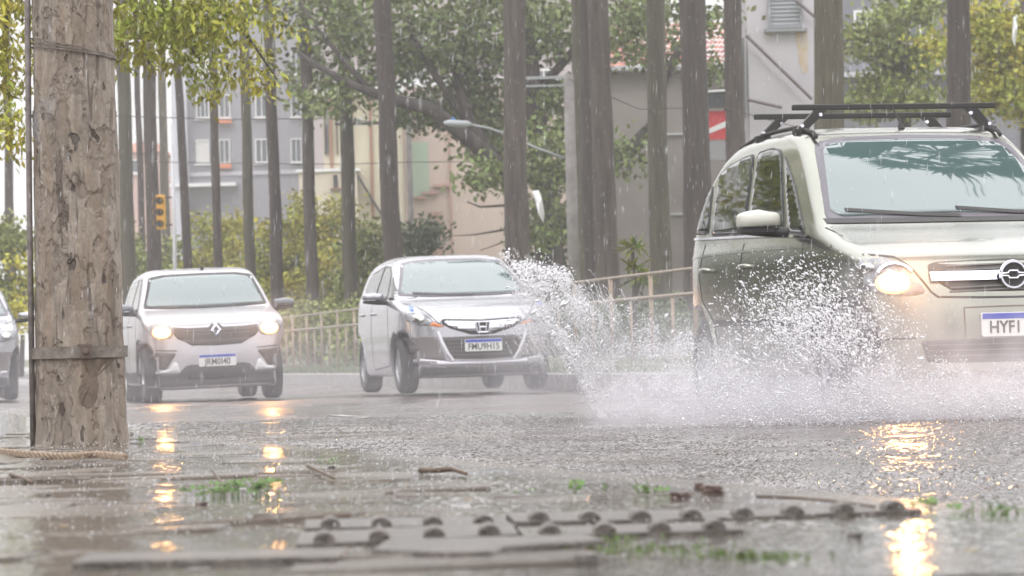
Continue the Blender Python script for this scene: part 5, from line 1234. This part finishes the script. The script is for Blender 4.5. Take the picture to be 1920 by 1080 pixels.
def ring(name, z, hgt, r_off, m, tilt=0., th=.004):
    b = MB(); n2 = 72; vv = []
    for k in range(n2):
        a = 2 * math.pi * k / n2; zc = z + tilt * math.cos(a); r = .160 - .0125 * z + r_off + noise.noise(Vector((math.cos(a) * 2, math.sin(a) * 2, z))) * .002
        for rr, hz_ in ((r, -hgt / 2), (r + th, -hgt / 2), (r + th, hgt / 2), (r, hgt / 2)): vv.append((math.cos(a) * rr + z * .004, math.sin(a) * rr, zc + hz_))
    b.add(vv, [[k * 4 + i, k * 4 + (i + 1) % 4, ((k + 1) % n2) * 4 + (i + 1) % 4, ((k + 1) % n2) * 4 + i] for k in range(n2) for i in range(4)])
    return b.build(name, m, proot, False)
st_ = ring('steel_strap', .335, .040, .006, M_oldsteel)
b = MB(); b.box((.045, -.178, .337), (.036, .02, .052)); b.tube([(.045, -.18, .337), (.045, -.202, .337)], .011, 6); b.build('strap_clamp', mat('rusty_steel', (.12, .085, .07), .7, noise_amt=.4), st_, bevel=.003)
for k, (dz, tl_) in enumerate(((0, -.030), (.010, -.036), (-.008, -.024))): ring('wire_tie', 1.385 + dz, .004, .003, M_oldsteel, tl_, .003)
b = MB(); b.tube([(-.166, -.02, -.02), (-.160, -.02, .8), (-.147, -.02, 1.7), (-.115, -.02, 5)], .0105, 10, wob=.04); b.build('conduit', mat('conduit_grey', (.24, .21, .20), .6, noise_amt=.4, noise_scale=30), proot, True)
# bare patch where a slab of plaster fell off under the strap
def patch_cyl(pts, off, m, name):
    """outline in (x across the front of the pole, height), wrapped on the shaft with a few mm of thickness"""
    b = MB(); vv = []
    for o_ in (off, -.01):
        for x, z in pts:
            r = .158 - .0125 * z; a = -math.pi / 2 + math.asin(max(-.97, min(.97, x / r))); r2 = prad(z, a % (2 * math.pi)) + o_; vv.append((math.cos(a) * r2 + z * .004, math.sin(a) * r2, z))
    k = len(pts); cx = sum(p_[0] for p_ in pts) / k; cz = sum(p_[1] for p_ in pts) / k
    r = .158 - .0125 * cz; a = -math.pi / 2 + math.asin(cx / r); r2 = prad(cz, a % (2 * math.pi)) + off; vv.append((math.cos(a) * r2 + cz * .004, math.sin(a) * r2, cz))
    b.add(vv, [[i, (i + 1) % k, 2 * k] for i in range(k)] + [[i, k + i, k + (i + 1) % k, (i + 1) % k] for i in range(k)])
    return b.build(name, m, proot)
rough_ = lambda pts, s_=.004: [(x + random.uniform(-s_, s_), z + random.uniform(-s_, s_)) for x, z in spline(pts, 6)]
patch_cyl(rough_([(.025, .315), (.10, .315), (.125, .31), (.11, .285), (.085, .27), (.072, .235), (.080, .205), (.062, .165), (.045, .145), (.03, .15), (.018, .17), (.012, .20), (.024, .235), (.032, .27), (.040, .295)]), .0035, mat('bare_core', (.155, .115, .085), .75, noise_amt=.25, noise_scale=30, bump=.3), 'bare_patch')
patch_cyl(rough_([(-.055, .16), (-.045, .165), (-.038, .15), (-.04, .125), (-.05, .12), (-.058, .14)], .002), .003, mat('bare_hole', (.07, .05, .04), .8), 'bare_patch')

# rope
def rope(pts, r, label):
    q = spline([tuple(p_) for p_ in pts], 40, False); b = MB()
    for s_ in range(3):
        w_ = []
        for i, p_ in enumerate(q):
            a = i * .42 + s_ * 2.094; w_.append((p_[0], p_[1] + math.cos(a) * r * .8, p_[2] + r + math.sin(a) * r * .8))
        b.tube(w_, r, 6)
    o_ = b.build('rope', mat('wet_rope', (.30, .22, .15), .7, c2=(.19, .135, .095), noise_scale=60), None, True); return tag(o_, label, 'rope')
rope([G(-60, 851), G(0, 852), G(60, 858), G(130, 861), G(180, 858), G(235, 863)], .0075, 'twisted tan rope lying in the wet at the foot of the peeling pole')

# stones, brick bits, twigs, leaves
def stone(px, py, s_, label, col, seed, name='stone', rz=0.):
    g = G(px, py, .128); random.seed(seed); bm = bmesh.new(); bmesh.ops.create_cube(bm, size=1); bmesh.ops.subdivide_edges(bm, edges=bm.edges[:], cuts=3, use_grid_fill=True)
    for v in bm.verts:
        v.co *= 1 + noise.noise(v.co * 1.7 + Vector((seed, 0, 0))) * .28; l = v.co.length; v.co = v.co.lerp(v.co.normalized() * .6, .25)
        v.co.x *= s_[0]; v.co.y *= s_[1]; v.co.z *= s_[2]
    me = bpy.data.meshes.new(name); bm.to_mesh(me); bm.free(); o_ = bpy.data.objects.new(name, me); COL.objects.link(o_); me.materials.append(col)
    o_.location = g + Vector((0, 0, s_[2] * .42)); o_.rotation_euler = (0, 0, rz); return tag(o_, label, 'brick fragment' if name == 'brick_fragment' else 'stone')
M_brick = mat('wet_brick', (.115, .065, .05), .45, noise_amt=.5, noise_scale=40, bump=.6, bump_scale=80)
M_pebble = mat('wet_stone', (.10, .085, .075), .4, noise_amt=.5, noise_scale=50, bump=.5)
stone(1335, 928, (.036, .03, .020), 'chunky brown brick fragment at the edge of the flooded road, the taller of two', M_brick, 3, 'brick_fragment', .2)
stone(1310, 920, (.016, .02, .017), 'small brown chip touching the left of the taller brick fragment', M_brick, 8, 'brick_fragment')
stone(1276, 938, (.034, .03, .016), 'flat brown brick fragment just left of the taller one', M_brick, 5, 'brick_fragment', -.3)
for i, (x, y, s_, lb) in enumerate([(378, 953, .016, 'small reddish stone below the clover patch at left'), (505, 868, .010, 'tiny dark stone beside the right headlight reflection'), (1100, 1062, .022, 'dark pebble in the bright puddle at the bottom centre'), (1602, 1012, .014, 'dark pebble just right of the last tactile rib'), (90, 932, .010, 'tiny grey pebble on the wet slabs under the pole'), (622, 880, .012, 'small dark stone beside the brown twig')]):
    stone(x, y, (s_ * 1.4, s_ * 1.2, s_ * .8), lb, M_brick if i == 0 else M_pebble, 20 + i)
def twig(pts, r, label, m=None):
    b = MB(); q = [G(x, y, .140) + Vector((0, 0, h_)) for x, y, h_ in pts]; b.tube(q, [r * (1 - .5 * i / len(q)) for i in range(len(q))], 7, wob=.15)
    o_ = b.build('twig', m or mat('wet_twig', (.13, .085, .055), .5, noise_amt=.4, noise_scale=30), None, True); return tag(o_, label, 'twig')
twig([(577, 878, .006), (600, 887, .004), (626, 897, 0)], .0045, 'short brown twig lying at an angle right of centre left')
twig([(398, 892, .012), (410, 905, .008), (424, 918, .002)], .0035, 'thin twig poking up behind the clover patch')
twig([(788, 882, 0), (820, 884, .003), (850, 883, .003), (874, 888, 0)], .007, 'dark rotten stick lying in the water below the compact car')
twig([(1420, 933, .002), (1500, 937, .003), (1580, 943, .002), (1640, 950, 0)], .0032, 'long thin twig on the kerb between the brick pieces and the grass')
twig([(20, 892, .002), (45, 899, .002), (60, 905, 0)], .006, 'dark stick at the left edge of the wet slabs')
M_clover = mat('clover_leaf', (.085, .15, .03), .5, island=.35)
def weed(px, py, n_, spread, size, label, hgt=.03, blades=0, bh=.05):
    g = G(px, py, .133); random.seed(px + py); V = []; F = []
    for k in range(n_):
        ox, oy = random.gauss(0, spread), random.gauss(0, .02); h_ = random.uniform(.3, 1) * hgt; c_ = Vector((ox, oy, h_)); s_ = .72 * size * random.uniform(.7, 1.2)
        V0 = len(V); V += [Vector((ox - .0012, oy, -.004)), Vector((ox + .0012, oy, -.004)), c_]; F.append([V0, V0 + 1, V0 + 2])
        for j in range(3):
            a = 2.094 * j + random.random(); d = Vector((math.cos(a), math.sin(a) * .8, random.uniform(.05, .5))).normalized(); e_ = d.cross(Vector((0, -.8, .6))).normalized()
            V0 = len(V); V += [c_, c_ + d * s_ * .5 + e_ * s_ * .38, c_ + d * s_ * .95 + e_ * s_ * .28, c_ + d * s_ * .88, c_ + d * s_ * .95 - e_ * s_ * .28, c_ + d * s_ * .5 - e_ * s_ * .38]; F.append([V0 + q for q in range(6)])
    for k in range(blades):
        ox, oy = random.gauss(0, spread), random.gauss(0, .02); l = Vector((random.gauss(0, .5), random.gauss(0, .3), 1)).normalized() * bh * random.uniform(.5, 1.1); w_ = Vector((.0016, 0, 0)); o_ = Vector((ox, oy, -.004))
        V0 = len(V); V += [o_ - w_, o_ + w_, o_ + l * .6 + w_ * .8, o_ + l + Vector((l.x * .4, 0, -.003)), o_ + l * .6 - w_ * .8]; F.append([V0 + q for q in range(5)])
    o_ = mesh_obj('weed', V, F, M_clover); o_.location = g; return tag(o_, label, 'weed', 'small weeds between the slabs')
weed(435, 932, 26, .038, .017, 'long clover patch between the two left headlight reflections', .032)
weed(492, 930, 12, .016, .017, 'clover tuft sitting in the right headlight reflection of the small crossover', .03)
weed(385, 934, 5, .008, .013, 'tiny clover sprig at the left end of the clover patch', .015)
weed(265, 832, 4, .010, .015, 'tiny sprig beside the foot of the peeling pole', .022)
weed(528, 838, 0, .006, .01, 'two upright grass blades in the far puddle, left of centre', .02, 3, .03) if False else None
weed(622, 868, 5, .010, .012, 'low green sprig right of the small dark stone', .012)
weed(1080, 922, 3, .003, .022, 'single bright round leaf standing left of the grass tuft', .020)
weed(1205, 924, 3, .014, .012, 'tuft of thin upright grass blades left of the brick fragments', .010, 10, .036)
weed(1237, 924, 3, .005, .016, 'small leafy sprig between the grass tuft and the brick fragments', .012)
weed(1135, 912, 0, .0005, .01, 'lone thin grass blade between the round leaf and the grass tuft', .01, 2, .022)
weed(1745, 952, 4, .005, .020, 'small bright leaf pair beside the minivan headlight reflection', .014)
weed(1712, 948, 1, .0004, .01, 'short upright blades touching the minivan headlight reflection', .01, 4, .022)
weed(1792, 956, 2, .003, .016, 'little round leaf left of the far right grass', .009)
weed(1870, 962, 3, .030, .010, 'sparse dark grass at the far right edge of the pavement', .008, 20, .035)
weed(990, 922, 3, .012, .009, 'flat mossy sprig at the kerb left of the round leaf', .006)
# moss in joints
pts = []
random.seed(9)
for (x, y, sx, n_) in [(1105, 1008, 60, 160), (1400, 1040, 60, 260), (1250, 1030, 60, 120), (1180, 1025, 70, 120), (1000, 1000, 40, 60)]:
    for _ in range(n_):
        g = G(x + random.gauss(0, sx), y + random.gauss(0, 4), .134); n_ and random.random() < .5 and pts.append((g.x, g.y, .131))
grass_blades('moss', pts, .008, .004, M_blade, 'thin moss and grass shoots in the joints of the tactile tiles')
# fallen leaves floating on the wet pavement
M_lf = mat('fallen_leaf', (.20, .13, .05), .4, island=.5)
random.seed(31)
LB = ['tiny fallen leaf on the wet slabs in the shadow reflection of the pole', 'tiny fallen leaf left of the clover patch', 'small brown leaf near the bottom left corner', 'small brown leaf below the right headlight reflection', 'small brown leaf on the slab above the tactile tiles', 'small dark leaf near the bottom right corner']
for lb, (x, y) in zip(LB, [(225, 912), (330, 930), (120, 985), (560, 990), (880, 935), (1820, 1030)]):
    g = G(x, y, .140); s_ = .013; q = [(0, -1), (.35, -.3), (.3, .4), (0, 1), (-.35, .35), (-.3, -.4)]; a = random.random() * 6
    v = [(s_ * (x1 * math.cos(a) - y1 * math.sin(a)), s_ * (x1 * math.sin(a) + y1 * math.cos(a)), .002 * x1) for x1, y1 in q]
    o_ = mesh_obj('fallen_leaf', v + [(x1, y1, z1 - .001) for x1, y1, z1 in v], [[0, 1, 2, 3, 4, 5], [11, 10, 9, 8, 7, 6]] + [[i, 6 + i, 6 + (i + 1) % 6, (i + 1) % 6] for i in range(6)], M_lf); o_.location = g; tag(o_, lb, 'leaf')

# ================================================================== WATER IN THE AIR
OCT = np.array([(1, 0, 0), (-1, 0, 0), (0, 1, 0), (0, -1, 0), (0, 0, 1), (0, 0, -1)], float)
OF = np.array([(0, 2, 4), (2, 1, 4), (1, 3, 4), (3, 0, 4), (2, 0, 5), (1, 2, 5), (3, 1, 5), (0, 3, 5)])
def drops(name, C, Rr, axis=None, stretch=1.6, m=None, label='', cat='water spray'):
    """C centres (n,3), Rr radii; each drop an irregular faceted bead, elongated along its own path"""
    n_ = len(C); q = RNG.normal(0, 1, (n_, 3)) if axis is None else np.asarray(axis) + RNG.normal(0, .25, (n_, 3)); q /= np.linalg.norm(q, axis=1)[:, None]
    h = np.cross(q, np.array([.3, .9, .1])); h /= np.linalg.norm(h, axis=1)[:, None]; k = np.cross(q, h); s_ = RNG.uniform(1, stretch * 2 - 1, n_)[:, None]
    V = C[:, None, :] + Rr[:, None, None] * (OCT[None, :, 0, None] * h[:, None, :] + OCT[None, :, 1, None] * k[:, None, :] + OCT[None, :, 2, None] * (q * s_)[:, None, :])
    F_ = (np.arange(n_)[:, None, None] * 6 + OF[None]).reshape(-1, 3)
    o_ = mesh_obj(name, V.reshape(-1, 3), F_, m, None, True); return tag(o_, label, cat, kind='stuff')
M_drop = mat('splash_water', (.80, .795, .82), .25, ior=1.33)
def Pn(px, py, y):
    px, py, y = map(np.asarray, (px, py, y)); f, r_, u_ = np.array(F0), np.array(RV), np.array(UV)
    d = f + r_ * ((px - 960) / FPX)[:, None] + u_ * ((540 - py) / FPX)[:, None]
    return np.array(CAMP) + d * (y / d[:, 1])[:, None]
def keep(C): return C[:, 2] > .006
# thick foam thrown up along the near side and nose of the minivan
tx = [1230, 1290, 1350, 1420, 1500, 1560, 1620, 1700, 1800, 1920, 2060]; ty = [620, 600, 645, 685, 722, 715, 692, 676, 690, 694, 700]
n_ = 80000; x = RNG.uniform(1170, 2060, n_); top = np.interp(x, tx, ty) + 10 * np.sin(x * .045) + 6 * np.sin(x * .13 + 2)
bot = np.full(n_, 796.) - .026 * (x - 1600) + 14 * np.abs(np.sin(x * .021)) + RNG.exponential(5, n_); t = RNG.beta(1.15, 1.0, n_); y = top + (bot - top) * t - RNG.exponential(9, n_)
C = Pn(x, y, RNG.normal(18.9, .38, n_)); r_ = RNG.gamma(1.8, .0011, n_) * .42 + .0006; k = keep(C) & (RNG.uniform(0, 1, n_) < np.clip((x - 1170) / 200, 0, 1) * np.clip(.35 + (y - top) / 60, .1, 1))
drops('splash', C[k], r_[k], np.tile([-.55, 0, .5], (int(k.sum()), 1)) + RNG.normal(0, .35, (int(k.sum()), 3)), 2.4, M_drop, 'white foaming water thrown up along the near side and nose of the champagne minivan')
# loose beads in front of the minivan door and headlight
n_ = 9500; x = np.concatenate([RNG.normal(1500, 70, n_ * 2 // 3), RNG.normal(1590, 60, n_ // 3)]); y = np.concatenate([RNG.normal(610, 62, n_ * 2 // 3), RNG.normal(635, 45, n_ // 3)])
nn = RNG.uniform(0, 1, len(x)); k = (y > 470) & (x < 1760) & (x > 1330); x, y = x[k], y[k]
C = Pn(x, y, RNG.normal(18.9, .25, len(x))); r_ = RNG.gamma(1.7, .0016, len(x)) * .60 + .0008; k = keep(C)
drops('splash', C[k], r_[k], np.tile([-.5, 0, .6], (int(k.sum()), 1)) + RNG.normal(0, .4, (int(k.sum()), 3)), 2.2, M_drop, 'loose water beads flying in front of the champagne minivan door and headlight')
# tall plume curling over behind the minivan, in front of the compact car
poly = [(945, 478), (1000, 490), (1060, 505), (1110, 565), (1200, 590), (1295, 606), (1305, 792), (1130, 785), (1085, 730), (1045, 650), (1015, 580)]
fpl = grid_sdf(poly, (900, 440), (1340, 820), 4)
n_ = 125000; x = RNG.uniform(930, 1310, n_); y = RNG.uniform(465, 795, n_); d = fpl(x, y)
edge = np.exp(-np.abs(d + 14) / 16) * (x < 1130); wgt = np.where(d < 4, .10 + .85 * edge + .55 * np.clip((x - 1080) / 200, 0, 1) * np.clip((y - 560) / 150, 0, 1) + .25 * np.clip((y - 600) / 150, 0, 1), np.exp(-np.maximum(d, 0) / 9) * .10)
cl = np.array([noise.noise(Vector((a * .03, b_ * .03, 0))) for a, b_ in zip(x, y)]); wgt *= np.clip(.6 + 1.6 * cl, .1, 2)
k = RNG.uniform(0, 1, n_) < wgt * .75; x, y = x[k], y[k]
C = Pn(x, y, RNG.normal(22.0, .35, len(x))); big = np.clip((1150 - x) / 120, 0, 1); r_ = RNG.gamma(1.7, .0011, len(x)) * (.75 + .6 * big) + .0007; k = keep(C)
drops('splash', C[k], r_[k], np.tile([-.5, 0, -.7], (int(k.sum()), 1)) + RNG.normal(0, .4, (int(k.sum()), 3)), 2.2, M_drop, 'tall curling plume of white water beads between the compact car and the minivan')
# strings of water inside the plume: bent ropes of beads following the throw
C = []; r_ = []; ax = []
random.seed(77)
for s_ in range(900):
    u = random.random() ** 1.3; x0 = 965 + u * 180 + random.gauss(0, 12); y0 = 488 + u * 75 + random.gauss(0, 14) + random.random() ** 1.5 * 150; L0 = random.uniform(20, 95); vx = random.uniform(.25, .75); z0 = random.gauss(22.0, .3); R0 = random.uniform(.0011, .0028)
    m_ = int(L0 / 2.2)
    for i in range(m_):
        q = i / m_; xx = x0 + vx * L0 * q * (1 - .25 * q) + random.gauss(0, 1.0); yy = y0 + L0 * q * (.45 + .55 * q) + random.gauss(0, 1.0)
        C.append((xx, yy, z0)); r_.append(R0 * random.uniform(.5, 1.15) * (1.1 - .5 * q)); ax.append((vx, 0, -1))
C = np.array(C); C = Pn(C[:, 0], C[:, 1], C[:, 2]); r_ = np.array(r_); ax = np.array(ax, float); ax /= np.linalg.norm(ax, axis=1)[:, None]; k = keep(C)
drops('splash', C[k], r_[k], ax[k], 2.2, M_drop, 'bent strings of water falling inside the tall plume')
# small bounce drops over the flooded road and pavement
n_ = 15000; Y = 5.5 + 20 * RNG.uniform(0, 1, n_) ** .9 ; X = RNG.uniform(-.15, .15, n_) * Y; z = np.where(X < np.array([kerb_near(v_) for v_ in Y]), .135, .002) + RNG.exponential(.006, n_)
drops('rain_bounce', np.stack([X, Y, z], 1), RNG.uniform(.0004, .0011, n_) * (1 + Y * .05), np.tile([0, 0, 1.], (n_, 1)), 1.6, M_drop, 'tiny drops bouncing off the flooded road and pavement', 'rain drops')
# falling rain, long thin drops
n_ = 3800; Y = 6 + 44 * RNG.uniform(0, 1, n_) ** .8; X = RNG.uniform(-.15, .15, n_) * Y; Z = RNG.uniform(0, 1, n_) * (Y * .10 + .4) + .1
ax = np.tile([-.05, 0, -1.], (n_, 1)); h_ = .020 * RNG.uniform(.5, 1.3, n_); rr = .0005 * (1 + Y * .02)
C = np.stack([X, Y, Z], 1); a_ = ax / np.linalg.norm(ax, axis=1)[:, None]; hx_ = np.array([1, 0, 0.]); hy_ = np.array([0, 1, 0.])
V = np.stack([C + hx_ * rr[:, None], C - hx_ * rr[:, None], C + hy_ * rr[:, None], C - hy_ * rr[:, None], C + a_ * h_[:, None], C - a_ * h_[:, None]], 1).reshape(-1, 3)
o_ = mesh_obj('rain', V, (np.arange(n_)[:, None, None] * 6 + OF[None]).reshape(-1, 3), mat('rain_water', (.75, .76, .80), .15, ior=1.33, trans=.2), None, True); tag(o_, 'falling rain drops in the air over the street', 'rain', kind='stuff')

# mist hanging low where tyres beat the water up
def mist(name, cx, cy, cz, sx, sy, sz, dens, hz_, label, nscale=1.2, floor=.3):
    mt, n, pv = volume_mat(name + '_air', dens, (.95, .93, .98)); L = n.links.new
    t = n.nodes.new('ShaderNodeTexCoord'); nz_ = n.nodes.new('ShaderNodeTexNoise'); nz_.inputs['Scale'].default_value = nscale; nz_.inputs['Detail'].default_value = 3; L(t.outputs['Object'], nz_.inputs['Vector'])
    s_ = n.nodes.new('ShaderNodeSeparateXYZ'); L(t.outputs['Object'], s_.inputs[0])
    def mth(op, a, b_=None):
        q = n.nodes.new('ShaderNodeMath'); q.operation = op
        for i, v_ in enumerate((a, b_)):
            if v_ is None: continue
            if isinstance(v_, (int, float)): q.inputs[i].default_value = v_
            else: L(v_, q.inputs[i])
        return q.outputs[0]
    zf = mth('EXPONENT', mth('MULTIPLY', mth('ADD', s_.outputs['Z'], sz / 2), -1 / hz_))
    ex = mth('SUBTRACT', 1, mth('POWER', mth('ABSOLUTE', mth('DIVIDE', s_.outputs['X'], sx / 2)), 4)); ey = mth('SUBTRACT', 1, mth('POWER', mth('ABSOLUTE', mth('DIVIDE', s_.outputs['Y'], sy / 2)), 4))
    et = mth('SUBTRACT', 1, mth('POWER', mth('ABSOLUTE', mth('DIVIDE', s_.outputs['Z'], sz / 2)), 6))
    mr_ = n.nodes.new('ShaderNodeMapRange'); mr_.inputs['From Min'].default_value = .35; mr_.inputs['From Max'].default_value = .65; mr_.inputs['To Min'].default_value = floor; mr_.inputs['To Max'].default_value = 1.4; L(nz_.outputs['Fac'], mr_.inputs['Value'])
    L(mth('MULTIPLY', mth('MULTIPLY', mth('MULTIPLY', mth('MULTIPLY', zf, mr_.outputs[0]), ex), mth('MULTIPLY', ey, et)), dens), pv.inputs['Density'])
    b = MB(); b.box((0, 0, 0), (sx, sy, sz)); o_ = b.build(name, mt); o_.location = (cx, cy, cz); return tag(o_, label, 'spray mist', kind='stuff')
mist('spray_mist', 2.0, 19.0, .36, 3.4, 1.1, .70, 5.5, .17, 'dense white mist around the minivan wheels', 5.0, .15)
mist('spray_mist', .75, 22.0, .46, 1.9, 1.4, .90, .7, .30, 'pale mist under the tall plume', 3.0, .4)
mist('spray_mist', -1.8, 40, .55, 12, 26, 1.08, .04, .38, 'low mist of tyre spray hanging over the road by the two silver cars', .6, .5)
mist('spray_mist', 2.07, 19.55, .74, .8, .5, .6, .35, 3., 'thin spray lit by the near headlight of the champagne minivan', 4., .5)
mist('spray_mist', -3.15, 39.0, .74, 2.5, .7, .9, .2, 3., 'thin spray lit by the two headlights of the small crossover', 4., .6)
# lamps light the spray in front of them
def lamp_light(car, y, z, power, x=.35):
    ld = bpy.data.lights.new('headlamp', 'SPOT'); ld.energy = power; ld.color = (1, .45, .13); ld.specular_factor = 0; ld.spot_size = R(110); ld.spot_blend = .8; ld.shadow_soft_size = .05
    lo = bpy.data.objects.new('headlamp', ld); COL.objects.link(lo); lo.parent = car.root; lo.location = (car.sp['L'] / 2 + .03, y, z); lo.rotation_euler = (R(90), 0, R(-90)); return lo
for sg in (-1, 1): lamp_light(van, sg * .655, .745, 45); lamp_light(hatch, sg * .58, .765, 40)
